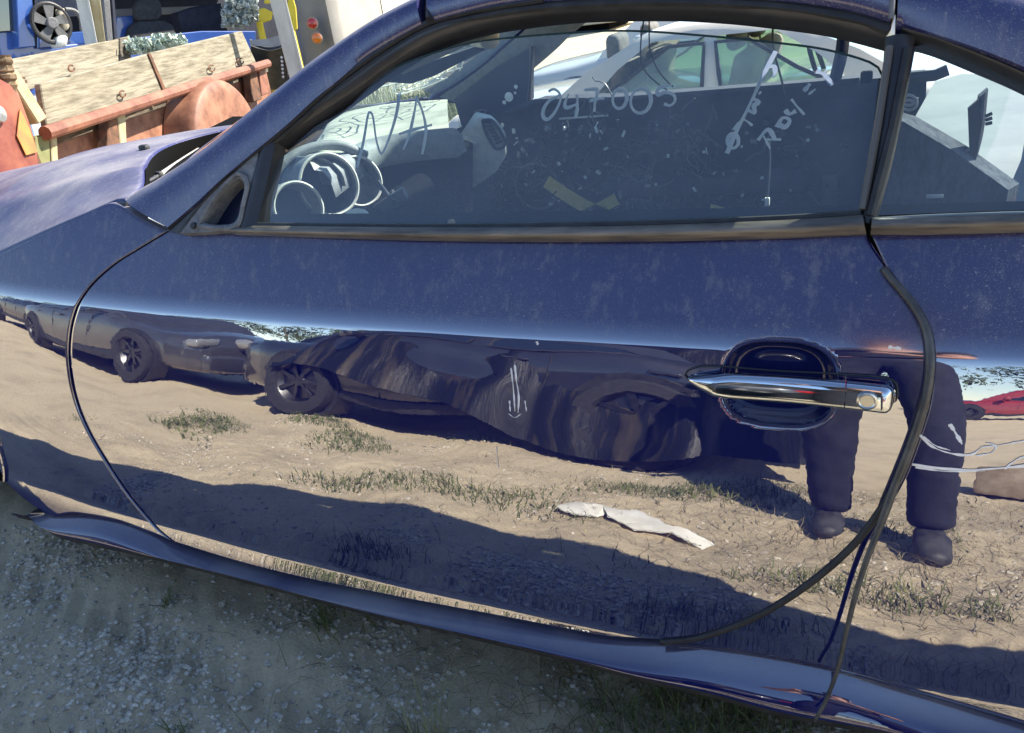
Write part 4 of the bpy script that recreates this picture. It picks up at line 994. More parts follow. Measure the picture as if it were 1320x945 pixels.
# silver car at the far left
sv = build_car('silver grey car at the far left behind the trailer planks', carpaint('silver_grey', (.42, .44, .47)), 4.3, 1.72, 1.36)
pl = atR(10, 70, 8.8); put(sv, (pl[0] - 1.6, pl[1] + .9, -.45), R_(-22))

# blue van with its side torn open
BLUE = carpaint('bright_blue_paint', (.02, .07, .30), 1.5, .4, (.03, .10, .36)); NAVY = mat('navy_plastic', (.012, .016, .035), (.03, .035, .06), rough=.6, scale=8)
V0 = atR(-20, 60, 10.5); V1 = atR(330, 40, 12.2)
vd = (V1 - V0) * [1, 1, 0]; vd /= np.linalg.norm(vd); vn = np.cross(vd, [0, 0, 1.]); vn = vn if np.dot(vn, CAM - V0) > 0 else -vn
def vp(u, v, o=0.0): return onPlane(u, v, V0 + vn * o, vn)
van = thing('blue_van', 'bright blue van shell with its doors gone, behind the wooden trailer', 'van', (*((V0 + V1) / 2)[:2], -.32))
def vpart(name, pts, o, th, m_, lab=None, par=None): return mk(name, bevel(prism([vp(u, v, o) for u, v in pts], -vn * th), .01, 1), m_, par or van, smooth=25, label=lab)
vpart('back_wall', [(-60, -70), (400, -90), (400, 160), (-60, 160)], -1.6, .05, NAVY)
vpart('roof', [(-60, -90), (400, -110), (400, -75), (-60, -60)], .05, 1.7, BLUE)
vpart('front_pillar', [(18, -60), (38, -62), (46, 60), (24, 62)], .05, .18, BLUE)
vpart('front_window', [(-60, -30), (20, -40), (22, 40), (-60, 46)], -.05, .02, DARKGL)
vpart('door_sill', [(-60, 44), (26, 40), (45, 62), (260, 40), (330, 40), (330, 130), (-60, 140)], -.1, .1, BLUE)
vpart('side_panel', [(50, 44), (110, 40), (112, 70), (50, 74)], -.3, .05, BLUE)
vpart('side_panel', [(150, 22), (172, 20), (172, 60), (148, 60)], -.5, .05, BLUE)
vpart('roof_lining', [(40, -70), (110, -70), (108, 20), (48, 24)], -1.2, .04, mat('pale_lining', (.14, .16, .24), (.25, .27, .34), rough=.8, scale=5))
vpart('door_pillar', [(128, -50), (138, -50), (146, 52), (138, 54)], .05, .1, GREYPL)
vpart('pillar_trim', [(140, -50), (144, -50), (152, 50), (147, 52)], .02, .1, NAVY)
vpart('dark_seat_back', [(230, 16), (256, 8), (285, 4), (292, 18), (294, 46), (236, 44)], -.5, .2, NAVY)
vpart('window_bar', [(140, 12), (300, 6), (300, 12), (140, 24)], -.9, .06, mat('beige_bar', (.30, .27, .24), rough=.7))
seat = mk('seat', bevel(prism([vp(*p, -.35) for p in ((168, 52), (171, 34), (180, 27), (212, 26), (224, 32), (230, 52), (234, 80), (166, 84))], -vn * .2), .03, 2), mat('seat_grey', (.03, .033, .038), (.06, .062, .066), rough=.9, scale=20, bump=.2), van, smooth=50)
mk('headrest', bevel(prism([vp(*p, -.35) for p in ((177, 22), (176, 8), (182, -2), (200, -4), (209, 4), (210, 20), (204, 26), (182, 27))], -vn * .14), .03, 2), seat.data.materials[0], seat, smooth=50)
fanc = vp(66, 30, .1)
fan = thing('radiator_fan', 'black radiator fan unit leaning in the open side of the blue van', 'fan', tuple(fanc))
up = np.array([0, 0, 1.])
mk('shroud', tube([fanc + .20 * (math.cos(a) * vd + math.sin(a) * up) for a in np.linspace(0, 6.283, 30)], .025, 8), BLACKR, fan)
mk('hub', lathe(fanc, vn, [(.06, 0), (.06, .04), (.05, .05), (0, .05)], 20), GREYPL, fan)
for k in range(5):
    a = 2 * math.pi * k / 5 + .3; d = math.cos(a) * vd + math.sin(a) * up; e = -math.sin(a) * vd + math.cos(a) * up
    mk('blade', prism([fanc + d * .05 - e * .03, fanc + d * .175 - e * .085, fanc + d * .185 + e * .03, fanc + d * .05 + e * .035], vn * .02), mat('fan_plastic', (.09, .09, .09), (.14, .14, .14), rough=.6), fan)
mk('backing', prism([fanc - vn * .06 + .20 * (math.cos(a) * vd + math.sin(a) * up) for a in np.linspace(0, 6.283, 21)[:-1]], -vn * .02), DARK, fan)
canister = mk('canister', bevel(prism([vp(*p, .12) for p in ((74, 12), (84, 9), (94, 36), (84, 41))], -vn * .2), .03, 2), mat('cream_plastic', (.55, .47, .33), rough=.6), fan)
mk('hose', tube(resample(np.array([vp(u, v, .1) for u, v in ((84, 12), (96, 14), (104, 24), (106, 40))]), 20), .025, 7), GREYPL, fan)
mk('stone_lump', bevel(prism([vp(*p, .15) for p in ((72, 50), (80, 44), (90, 46), (88, 60), (74, 62))], -vn * .2), .04, 2), LGREY, fan)

WHT = mat('chalky_white_paint', (.42, .42, .38), (.62, .61, .56), rough=.7, scale=6, bump=.15, stretch=(1, 1, .3))
def pole(name, label, a, b, r, wd, m_=WHT, grp=None, tail=None):
    o = thing(name, label, 'post', (*atR(*b, r)[:2], -.32), grp)
    P = [atR(*a, r), atR(*b, r)]; d = P[1] - P[0]; d /= np.linalg.norm(d); s = np.cross(d, ray(*a)); s /= np.linalg.norm(s); n_ = np.cross(d, s)
    if tail is None: tail = (P[1][2] + .32) / max(.2, -d[2])
    e = P[1] + d * tail
    mk('board', bevel(loft([[q + s * x + n_ * y for x, y in ((-wd, -.02), (wd, -.02), (wd, .02), (-wd, .02))] for q in (P[0] - d * .5, P[1], e)]), .004, 1), m_, o, smooth=20)
    mk('edge_strip', bevel(loft([[q + s * (x + wd * .9) + n_ * y for x, y in ((-.012, -.03), (.012, -.03), (.012, .03), (-.012, .03))] for q in (P[0] - d * .5, P[1], e)]), .004, 1), m_, o, smooth=20)
    return o
pole('white_post', 'white window frame post left of the dark seat', (106, 0), (117, 55), 9.6, .055)
pole('white_post', 'cream window frame post just right of the white one', (122, 0), (129, 55), 9.7, .045, YEL)
pole('leaning_white_board', 'tall peeling white board leaning right beside the grey bus', (358, 0), (381, 92), 8.4, .072)

# broken windscreen glass, yellow frame, black plastic bumper behind the planks
def shards(name, label, uvs, r, n, size, m_, spread):
    prs = []
    for k in range(n):
        u0, v0, ru, rv = uvs[k % len(uvs)]
        p = atR(u0 + rng.uniform(-1, 1) * ru, v0 + rng.uniform(-1, 1) * rv, r + rng.normal() * spread)
        q, _ = np.linalg.qr(rng.normal(size=(3, 3))); prs.append(box(p, np.array([rng.uniform(.5, 1.5), rng.uniform(.5, 1.2), .12]) * size, q))
    return tag(mk(name, join(*prs), m_, smooth=0), label, 'glass', kind='stuff')
GRN = mat('broken_glass', (.16, .22, .17), (.50, .58, .48), rough=.25, scale=30, spec=.8)
shards('broken_glass', 'heap of pale green broken windscreen glass behind the planks', [(200, 56, 42, 6), (215, 52, 20, 6), (185, 62, 22, 6)], 9.6, 900, .045, GRN, .1)
shards('shattered_glass', 'sheet of shattered greyish glass hanging beside the yellow frame', [(305, 15, 18, 17), (318, 10, 14, 16), (300, 24, 12, 10)], 10.2, 800, .05, mat('grey_shards', (.12, .15, .15), (.45, .50, .48), rough=.25, scale=40), .05)
yel = thing('yellow_frame', 'bright yellow metal frame pieces either side of the white board', 'frame', (*atR(350, 20, 10.4)[:2], -.32))
YP = mat('bright_yellow', (.62, .47, .02), (.72, .56, .05), rough=.5, scale=9)
for pts in ([(326, 14), (340, 10), (352, 16), (350, 26), (338, 30), (328, 24)], [(372, -10), (376, -10), (382, 10), (384, 38), (376, 40), (370, 10)], [(340, 0), (352, -2), (354, 4), (341, 5)]):
    mk('bar', bevel(prism([atR(u, v, 10.4) for u, v in pts], ray(340, 10) * .08), .01, 1), YP, yel, smooth=20)
mk('leg', tube([atR(376, 40, 10.4), [*atR(378, 44, 10.4)[:2], -.32]], .04, 6), YP, yel); mk('leg', tube([atR(334, 28, 10.4), [*atR(334, 44, 10.4)[:2], -.32]], .04, 6), YP, yel)
bump = thing('black_bumper', 'black plastic car bumper lying against the end of the trailer', 'bumper', (*atR(345, 80, 9.4)[:2], -.32))
secs = []
for t in np.linspace(0, 1, 16):
    u = 322 + 46 * t; vt = 50 + 6 * math.sin(3 * t) ; secs.append([atR(u, vt, 9.4), atR(u + 1, vt + 9, 9.2), atR(u + 2, vt + 20, 9.35), atR(u + 3, vt + 60, 9.5)])
mk('skin', loft(secs, closed=False), mat('black_plastic', (.02, .02, .022), (.06, .06, .062), rough=.5, scale=12), bump, smooth=60)
mk('flange', prism([atR(*p, 9.25) for p in ((322, 52), (345, 50), (366, 44), (368, 56), (345, 60), (322, 59))], ray(345, 50) * .04), mat('grey_sheet', (.22, .22, .23), (.34, .34, .35), rough=.5, scale=8), bump, smooth=20)
for k in range(6): mk('bracket_hole', lathe(atR(363 + .4 * k, 74 + 5 * k, 9.15), -ray(363, 80), [(.014, 0), (.014, .01), (0, .012)], 8), mat('bright_hole_metal', (.5, .5, .5), rough=.4), bump)

# grey bus tail
bus = thing('grey_bus', 'grey beige bus tail with one red and one orange round lamp', 'bus', (*atR(470, 60, 12)[:2], -.32))
BG = mat('bus_grey', (.24, .225, .20), (.30, .28, .25), rough=.45, scale=3, spec=.4); BB = mat('bus_beige', (.50, .47, .38), (.56, .52, .43), rough=.5, scale=2)
secs = []
bc = atR(387, 60, 11); be = atR(440, 60, 10.6); bf = atR(560, 60, 15.5)
pl_ = [bc + (bc - be) * .0 + np.array([-.4, .6, 0]), bc, bc * .75 + be * .25, bc * .4 + be * .6, be, be * .85 + bf * .15, be * .4 + bf * .6, bf]
pl_ = resample(np.array(pl_), 40)
for z in (-.25, .1, .9, 1.5, 2.0, 2.5, 2.8): secs.append([(p[0] - .10 * max(0, z - 1.2) * 0, p[1], z) for p in pl_])
mk('body', loft(secs, closed=False), BG, bus, smooth=60)
sd_ = [np.array([p[0], p[1], z]) for p in pl_[24:] for z in (0,)]
dn = np.cross((bf - be) / np.linalg.norm(bf - be), [0, 0, 1.]); dn = dn if np.dot(dn, CAM - be) > 0 else -dn
mk('side_panel', gridvf(np.array([[(p[0] + dn[0] * .012, p[1] + dn[1] * .012, z) for p in pl_[21:]] for z in (-.1, .6, 1.2, 1.9, 2.6)])), BB, bus, smooth=60)
ln = -ray(405, 40); ln[2] = 0; ln /= np.linalg.norm(ln)
for (u, v, m_, lb) in ((402.5, 30, REDL, 'red round lamp'), (408.5, 49, mat('lamp_amber', (.62, .16, .015), rough=.2, coat=1), 'orange round lamp')):
    c = atR(u, v, 10.55); L_ = mk('lamp_bezel', lathe(c, ln, [(.072, -.12), (.072, .0), (.056, .012)], 24), mat('bezel', (.3, .22, .18), rough=.5), bus, label=lb)
    mk('lens', lathe(c, ln, [(.060, .0), (.055, .02), (.03, .03), (0, .033)], 24), m_, L_)
# second beige box truck filling the gap behind, and weeds ahead of the coupe
bt = thing('beige_box_truck', 'beige box body far behind the bus, seen through the windshield', 'truck', (-13, 26, -.32))
mk('box_body', bevel(box((-13, 27, 1.4), (11, 3, 3.0)), .06), BB, bt); mk('chassis', box((-13, 27, -.15), (10, 2.4, .30)), DARK, bt)
def blades(name, pts, h, wd, m_, lean=.35, seg=3, kind='stuff', label=None, cat=None, grp=None):
    V, F = [], []
    for (x, y, z) in pts:
        a = rng.uniform(0, 6.283); hh = h * rng.uniform(.4, 1.2); d = np.array([math.cos(a), math.sin(a), 0]); s = np.array([-d[1], d[0], 0]) * wd * rng.uniform(.6, 1.3); b = rng.uniform(.2, 1) * lean
        n0 = len(V)
        for k in range(seg + 1):
            t = k / seg; c = np.array([x, y, z - .005]) + d * hh * b * t ** 1.8 + np.array([0, 0, hh * t * (1 - .25 * b * t)])
            if k < seg: V += [c - s * (1 - t * .7), c + s * (1 - t * .7)]
            else: V.append(c)
        for k in range(seg - 1): F.append((n0 + 2 * k, n0 + 2 * k + 1, n0 + 2 * k + 3, n0 + 2 * k + 2))
        F.append((n0 + 2 * seg - 2, n0 + 2 * seg - 1, n0 + 2 * seg))
    o = mk(name, (V, F), m_, smooth=180, kind=kind)
    if label: o['label'] = label
    if cat: o['category'] = cat
    if grp: o['group'] = grp
    return o
WEED = mat('weed_green', (.10, .13, .035), (.30, .30, .12), rough=.8, scale=1.5)
pts = []
for k in range(16000):
    x, y = rng.uniform(-7.5, -1.6), rng.uniform(2.9, 8.2)
    p = np.array([x, y]) ; az_ = math.degrees(math.atan2(x, y + .924))
    if -38 < az_ < -22.5 and not (y > 6.2 and x > -4): pts.append((x, y, gz(x, y)))
blades('tall_weeds', pts, .75, .012, WEED, label='tall green weeds growing ahead of the coupe, seen through the windshield', cat='weeds')

# ------------------------------------------------------------------ what the door mirrors: the yard behind the photographer
def mirror_ground(u, v):
    """where on the sand the door reflects from, at this spot of the paint"""
    p = hS(u, v); e = 1e-3
    n = np.array([(S(p[0] + e, p[2]) - S(p[0] - e, p[2])) / 2 / e, -1, (S(p[0], p[2] + e) - S(p[0], p[2] - e)) / 2 / e]); n /= np.linalg.norm(n)
    d = ray(u, v); r = d - 2 * np.dot(d, n) * n
    return p + r * (-p[2] / r[2])
if 0:
    for q in ((723, 655), (920, 700), (1060, 690), (1200, 725), (1300, 640), (400, 560), (700, 605), (930, 640), (170, 588), (600, 675), (930, 745)): print('MG', q, mirror_ground(*q).round(2))
BLK = carpaint('black_car_paint', (.012, .012, .014), 1.7, .35, (.02, .02, .022))
blackcar = build_car('black hatchback with a dark tarpaulin over its roof, mirrored in the blue door', BLK, 3.85, 1.70, 1.36, z0=.20, hood=.80, deck=.90, xw=1.05, xr=2.95)
put(blackcar, (-3.85, -3.05, 0), 0)
greycar = build_car('dark grey sedan parked ahead of the black hatchback, mirrored in the front fender', carpaint('dark_grey_paint', (.035, .035, .037), 1.7, .35, (.05, .05, .05)), 4.5, 1.75, 1.36, z0=.20)
put(greycar, (-4.35, -3.2, 0), R_(182))
blacksuv = build_car('black estate car at the head of the row, mirrored at the front of the fender', carpaint('black_estate_paint', (.015, .015, .018), 1.7, .35), 4.6, 1.8, 1.5, z0=.24, hood=.9, deck=1.0)
put(blacksuv, (-13.8, -3.9, 0), R_(-3))
# tarpaulin: a cloth dropped over the roof and the near windows
tx = np.linspace(-3.25, -.02, 120); tu = np.linspace(0, 1, 70)
TP = np.zeros((70, 120, 3))
for i, t in enumerate(tu):
    for j, x in enumerate(tx):
        fold = .055 * MN.noise((x * 3.2 + .8 * t, t * 1.2, 2)) + .03 * MN.noise((x * 8 + t * 2, t * 2.5, 7)) + .02 * math.sin(x * 9 + 3 * t + 2 * math.sin(x * 2))
        hump = 1.38 - .42 * sstep(-2.3, -3.3, x) - .30 * sstep(-.6, 0, x)
        s = t * 1.75
        if s < .62: y, z = -3.55 + s * 1.3, hump + .03 + .02 * math.sin(t * 5)
        else:
            q = (s - .62) / 1.13; lo = .42 - .30 * float(sstep(-2.9, -.9, x)) + .06 * math.sin(x * 2.2 + 1) + .03 * math.sin(x * 6); y, z = -2.75 + .70 * q ** .6, hump + .02 - (hump - lo) * q
        TP[i, j] = (x, y + fold * (.5 + .8 * t), z + fold * .3)
TARP = mat('dark_tarpaulin', (.007, .008, .010), (.060, .050, .036), rough=.42, spec=.22, scale=1.6, bump=.3, bscale=14, stretch=(4.5, .5, .5), ramp=(.54, .70), detail=3)  # faint tan streaks in the colour paint sunlit folds
tarp = mk('tarpaulin', fixn(join(gridvf(TP), gridvf(TP - [0, .006, .004]))), TARP, smooth=180)
tag(tarp, 'wrinkled dark tarpaulin draped over the black hatchback', 'tarpaulin')

# row of cars and trees far across the yard
for (x, y, rz, c, lb) in ((2.0, -16, 8, (.25, .02, .02), 'red car far across the yard on the right'), (7.2, -17, -5, (.02, .06, .30), 'blue car far across the yard beside the red one'), (12.5, -18, 4, (.4, .4, .38), 'pale car at the right end of the far row'), (-4.5, -17, 3, (.05, .05, .05), 'black car far across the yard left of the red one')):
    o = build_car(lb, carpaint('far_paint', c), 4.3, 1.72, 1.4, group='cars parked in a row far across the yard', wheels=True); put(o, (x, y, 0), R_(rz))
LEAF = mat('tree_leaf', (.035, .06, .018), (.09, .12, .035), rough=.8, scale=.8); BARK = mat('bark', (.08, .06, .045), (.16, .13, .1), rough=.95, scale=14, bump=.5)
def tree(label, x, y, h):
    r = thing('tree', label, 'tree', (x, y, 0), 'trees at the far side of the yard')
    mk('trunk', tube(resample(np.array([[x, y, -.1], [x + .2, y, h * .4], [x + .1, y + .1, h * .8]]), 10), np.linspace(.22, .05, 10), 8), BARK, r)
    V, F = [], []
    for k in range(34):
        cc = np.array([x, y, h * .62]) + rng.normal(size=3) * [h * .27, h * .22, h * .19]
        for q in range(60):
            p = cc + rng.normal(size=3) * h * .055; a, _ = np.linalg.qr(rng.normal(size=(3, 3))); s = h * .022; n = len(V)
            V += [p - a[0] * s, p + a[1] * s * .6, p + a[0] * s, p - a[1] * s * .6]; F.append((n, n + 1, n + 2, n + 3))
    mk('crown', (V, F), LEAF, r, smooth=0); return r
TR = [(-78, -26, 9), (-72, -34, 10), (-64, -40, 9), (-57, -46, 11), (-48, -48, 9), (-40, -52, 10.5), (-31, -53, 9), (-22, -55, 10), (-13, -55, 8.5), (-4, -56, 10), (5, -55, 8), (14, -54, 9.5), (23, -52, 8.5), (33, -50, 9)]
for k, (x, y, h) in enumerate(TR):
    tree('broad green tree, %s from the left in the row behind the yard' % ('first', 'second', 'third', 'fourth', 'fifth', 'sixth', 'seventh', 'eighth', 'ninth', 'tenth', 'eleventh', 'twelfth', 'thirteenth', 'last')[k], x, y, h)

# torn white cardboard on the sunlit sand
a, b = mirror_ground(723, 655), mirror_ground(920, 700)
CARD = mat('white_card', (.62, .60, .52), (.82, .80, .73), rough=.85, scale=7, bump=.1)
d = (b - a) * [1, 1, 0]; L_ = np.linalg.norm(d); d /= L_; nrm = np.array([-d[1], d[0], 0])
out_ = [(0, .02), (.05, .075), (.20, .085), (.32, .055), (.36, .02), (.42, .075), (.60, .085), (.72, .05), (.80, .045), (.97, .055), (1.0, -.01), (.84, -.045), (.72, -.03), (.62, -.075), (.45, -.085), (.38, -.05), (.30, -.06), (.16, -.045), (.05, -.025)]
top = []
for t, o in out_: top.append(a + d * L_ * t + nrm * o * 1.1 + np.array([0, 0, .018 + .016 * math.sin(t * 17) * (1 if o > 0 else .3)]) - [0, 0, a[2]])
cc = [a + d * L_ * t + np.array([0, 0, .035 + .012 * math.sin(t * 23)]) - [0, 0, a[2]] for t in (.15, .3, .5, .7, .85)]
top[4] = top[4] - nrm * .0
V = [np.array(p) for p in top] + cc; n0 = len(top)
F = []
upi = list(range(0, 11)); lowi = [0] + list(range(n0 - 1, 9, -1))
ctr = [0, n0, n0 + 1, n0 + 2, n0 + 3, n0 + 4, 10]
def strip(Aa, Bb):
    i = j = 0; f = []
    while i < len(Aa) - 1 or j < len(Bb) - 1:
        if j == len(Bb) - 1 or (i < len(Aa) - 1 and (i + 1) / (len(Aa) - 1) <= (j + 1) / (len(Bb) - 1)): f.append((Aa[i], Aa[i + 1], Bb[j])); i += 1
        else: f.append((Aa[i], Bb[j + 1], Bb[j])); j += 1
    return [q for q in f if len(set(q)) == 3]
F = strip(upi, ctr) + strip(ctr, lowi)
low = [p - [0, 0, .004] for p in V]
tag(mk('torn_cardboard', fixn(join((V, F), (low, F))), CARD, smooth=25), 'torn strip of white cardboard on the sunlit sand beside the coupe', 'cardboard')
p = mirror_ground(1300, 640); p[2] = 0
tag(mk('crushed_carton', bevel(box(p + [.05, 0, .10], (.32, .22, .20), [[.9, .4, 0], [-.4, .9, .1], [0, -.1, 1]]), .02, 2), mat('carton_brown', (.22, .16, .10), (.36, .30, .22), rough=.9, scale=9), smooth=30), 'crushed brown carton on the sand behind the photographer', 'carton')

# ------------------------------------------------------------------ the photographer, mirrored in the door
fL, fR = mirror_ground(1062, 690), mirror_ground(1200, 728)
fL[2] = fR[2] = 0
px_ = (fL[0] + fR[0]) / 2; py_ = (fL[1] + fR[1]) / 2 - .10
SKIN = mat('skin', (.42, .22, .15), (.47, .26, .18), rough=.55, scale=12); PANTS = mat('navy_trousers', (.008, .009, .016), (.018, .02, .03), rough=.9, scale=25, bump=.3); SHIRT = mat('black_shirt', (.012, .012, .014), (.02, .02, .022), rough=.9, scale=30); SHOE = mat('shoe_black', (.015, .015, .017), (.06, .06, .06), rough=.6, scale=20); HAIR = mat('hair_dark', (.02, .014, .01), rough=.7)
person = thing('person', 'person standing beside the blue coupe in dark trousers and shoes, arms raised with a phone', 'person', (px_, py_, 0))
def skin_obj(name, verts, edges, radii, m_, parent, sub=2, root=0):
    me = bpy.data.meshes.new(name); c = np.mean(verts, axis=0); c[2] = min(v[2] for v in verts)
    me.from_pydata([tuple(np.array(v) - c) for v in verts], edges, []); o = bpy.data.objects.new(name, me); col.objects.link(o)
    o.modifiers.new('skin', 'SKIN'); sv_ = me.skin_vertices[0].data
    for i, r_ in enumerate(radii):
        sv_[i].radius = r_ if isinstance(r_, tuple) else (r_, r_); sv_[i].use_root = (i == root)
    md = o.modifiers.new('sub', 'SUBSURF'); md.levels = sub; md.render_levels = sub
    me.materials.append(m_); dg = bpy.context.evaluated_depsgraph_get(); ev = o.evaluated_get(dg); nm = bpy.data.meshes.new_from_object(ev)
    o.modifiers.clear(); o.data = nm
    if not nm.materials: nm.materials.append(m_)
    nm.polygons.foreach_set('use_smooth', [True] * len(nm.polygons))
    if name in ('trousers', 'shirt'):
        for v in nm.vertices: v.co += v.normal * (.008 * MN.noise(Vector((v.co.x * 9, v.co.y * 9, v.co.z * 16))) + .006 * MN.noise(v.co * 40))
    if parent: o.parent = parent
    o.location = Vector(c) - (WORG[parent.name] if parent else Vector((0, 0, 0))); WORG[o.name] = Vector(c)
    return o
hipc = np.array([px_, py_, .90])
hL, hR = hipc + [-.09, 0, -.02], hipc + [.09, 0, -.02]
kL, kR = np.array([fL[0] + .01, fL[1] - .02, .49]), np.array([fR[0] - .01, fR[1] - .03, .49])
aL, aR = np.array([fL[0], fL[1] - .09, .09]), np.array([fR[0], fR[1] - .09, .09])
sh = hipc + [0, -.02, .50]; sL, sR = sh + [-.19, 0, -.02], sh + [.19, 0, -.02]
phone = CAM - ROT[:, 2] * .014
hdL, hdR = phone - ROT[:, 0] * .085 + [0, -.02, -.01], phone + ROT[:, 0] * .085 + [0, -.02, -.01]
eL, eR = sL * .5 + hdL * .5 + [-.10, -.02, -.17], sR * .5 + hdR * .5 + [.13, -.02, -.17]
vs = [hipc, hipc + [0, 0, .15], hipc + [0, -.02, .32], sh, sh + [0, .0, .08], sh + [0, .03, .16], sh + [0, .04, .25],
      hL, kL, aL, hR, kR, aR, sL, eL, hdL, sR, eR, hdR, aL + [0, .10, -.045], aR + [0, .10, -.045]]
eg = [(0, 1), (1, 2), (2, 3), (3, 4), (4, 5), (5, 6), (0, 7), (7, 8), (8, 9), (0, 10), (10, 11), (11, 12), (3, 13), (13, 14), (14, 15), (3, 16), (16, 17), (17, 18), (9, 19), (12, 20)]
rd = [(.13, .10), (.125, .095), (.15, .105), (.13, .09), .052, (.062, .075), (.075, .09), .085, .058, .04, .085, .058, .04, .055, .042, .027, .055, .042, .027, .03, .03]
skin_obj('body', vs, eg, rd, SKIN, person)
skin_obj('trousers', [hipc, hipc + [0, 0, .16], hL, hL * .5 + kL * .5, kL, kL * .5 + aL * .5, aL + [0, 0, .0], hR, hR * .5 + kR * .5, kR, kR * .5 + aR * .5, aR], [(0, 1), (0, 2), (2, 3), (3, 4), (4, 5), (5, 6), (0, 7), (7, 8), (8, 9), (9, 10), (10, 11)],
         [(.175, .13), (.165, .125), .115, .10, .085, .08, .078, .115, .10, .085, .08, .078], PANTS, person)
skin_obj('shirt', [hipc + [0, 0, .03], hipc + [0, 0, .15], hipc + [0, -.02, .32], sh, sL, sL * .5 + eL * .5, sR, sR * .5 + eR * .5, sh + [0, 0, .05]], [(0, 1), (1, 2), (2, 3), (3, 4), (4, 5), (3, 6), (6, 7), (3, 8)], [(.17, .13), (.16, .125), (.17, .12), (.15, .105), .075, .065, .075, .065, .065], SHIRT, person)
for a_, f_ in ((aL, fL), (aR, fR)):
    skin_obj('shoe', [a_ + [0, -.05, -.045], a_ + [0, .03, -.04], a_ + [0, .11, -.05], a_ + [0, .19, -.06], a_ + [0, -.01, .02]], [(0, 1), (1, 2), (2, 3), (1, 4)], [(.05, .05), (.055, .05), (.055, .04), (.045, .03), (.055, .05)], SHOE, person)
skin_obj('hair', [sh + [0, .0, .26], sh + [0, .03, .315], sh + [0, -.03, .22]], [(0, 1), (0, 2)], [(.085, .09), (.07, .075), (.07, .06)], HAIR, person)
hdc = sh + [0, .10, .23]
mk('nose', lathe(hdc + [0, .03, -.01], (0, 1, -.2), [(.016, -.03), (.012, 0), (0, .012)], 10), SKIN, person)
for s in (-1, 1):
    mk('eye', lathe(hdc + [s * .03, .018, .02], (0, 1, 0), [(.012, -.01), (.010, 0), (0, .005)], 10), mat('eye', (.4, .4, .4), rough=.2), person)
    mk('ear', bevel(box(sh + [s * .083, .03, .23], (.015, .035, .055)), .006, 2), SKIN, person)
mk('mouth', bevel(box(hdc + [0, .018, -.05], (.045, .01, .008)), .003, 1), mat('lips', (.3, .1, .09), rough=.5), person)
# fingers closed round the phone
for s, h in ((-1, hdL), (1, hdR)):
    hv = [h + [0, .01, 0]]; 
    skin_obj('palm', [h + [s * .01, -.01, -.01], h + [-s * .006, .012, .0], h + [s * .01, -.012, .03]], [(0, 1), (0, 2)], [.026, .022, .022], SKIN, person)
    for k in range(4):
        b0 = h + ROT[:, 1] * (-.033 + .020 * k) + [s * .010, 0, 0]
        skin_obj('finger', [b0, b0 + ROT[:, 2] * .022 + ROT[:, 0] * s * .006, b0 + ROT[:, 2] * .026 - ROT[:, 0] * s * (.012 + .004 * (k in (1, 2)))], [(0, 1), (1, 2)], [.010, .009, .007], SKIN, person, sub=1)
    b0 = h + ROT[:, 1] * -.04 + [0, -.01, 0]
    skin_obj('thumb', [b0, b0 - ROT[:, 0] * s * .025 - ROT[:, 2] * .012, b0 - ROT[:, 0] * s * .05 - ROT[:, 2] * .008], [(0, 1), (1, 2)], [.012, .010, .008], SKIN, person, sub=1)
ph = thing('phone', 'black phone held up in both hands by the person', 'phone', tuple(phone))
mk('case', bevel(box(phone - ROT[:, 2] * .004, (.150, .072, .008), [ROT[:, 0], ROT[:, 1], ROT[:, 2]]), .003, 2), mat('phone_black', (.01, .01, .011), rough=.25), ph)
mk('screen', box(phone - ROT[:, 2] * .0085, (.140, .064, .0006), [ROT[:, 0], ROT[:, 1], ROT[:, 2]]), mat('screen_dark', (.02, .022, .03), rough=.05), ph)

# ------------------------------------------------------------------ stones, grass and litter on the sand
def gzz(x, y): return gz(x, y) + (fine(x, y) if (-3.4 < x < 2 and -2.6 < y < 1) else 0)
ico = bmesh.new(); bmesh.ops.create_icosphere(ico, subdivisions=1, radius=1); icv = np.array([v.co[:] for v in ico.verts]); icf = [tuple(v.index for v in f.verts) for f in ico.faces]; ico.free()
def stones(n, lo, hi, fx, fy, dens=None):
    V, F = [], []
    cnt = 0
    while cnt < n:
        x, y = fx(), fy()
        if dens and rng.random() > dens(x, y): continue
        r = lo + (hi - lo) * rng.random() ** 4; q, _ = np.linalg.qr(rng.normal(size=(3, 3)))
        v = (icv * rng.uniform(.7, 1.25, (len(icv), 1))) @ q * [r, r * rng.uniform(.6, 1), r * .55] + [x, y, gzz(x, y) + r * .12]
        k = len(V); V.extend(v.tolist()); F.extend([(a + k, b + k, c + k) for a, b, c in icf]); cnt += 1
    return V, F
GRAV = mat('gravel', (.12, .105, .08), (.74, .67, .55), rough=.85, scale=60, ramp=(.3, .7))
def dn1(x, y): return .05 + .95 * max(0, MN.noise((x * 2.9, y * 2.9, 11)) * 1.5 + .1)
tag(mk('gravel', stones(20000, .0011, .0095, lambda: rng.uniform(-2.3, .1), lambda: rng.uniform(-.62, .12), dn1), GRAV, smooth=0), 'pale gravel and shell bits scattered on the shaded sand', 'gravel', kind='stuff')
tag(mk('gravel', stones(6000, .003, .012, lambda: rng.uniform(-3.5, 1.6), lambda: rng.uniform(-2.6, -.55), dn1), GRAV, smooth=0), 'pale gravel on the sunlit sand away from the coupe', 'gravel', kind='stuff')
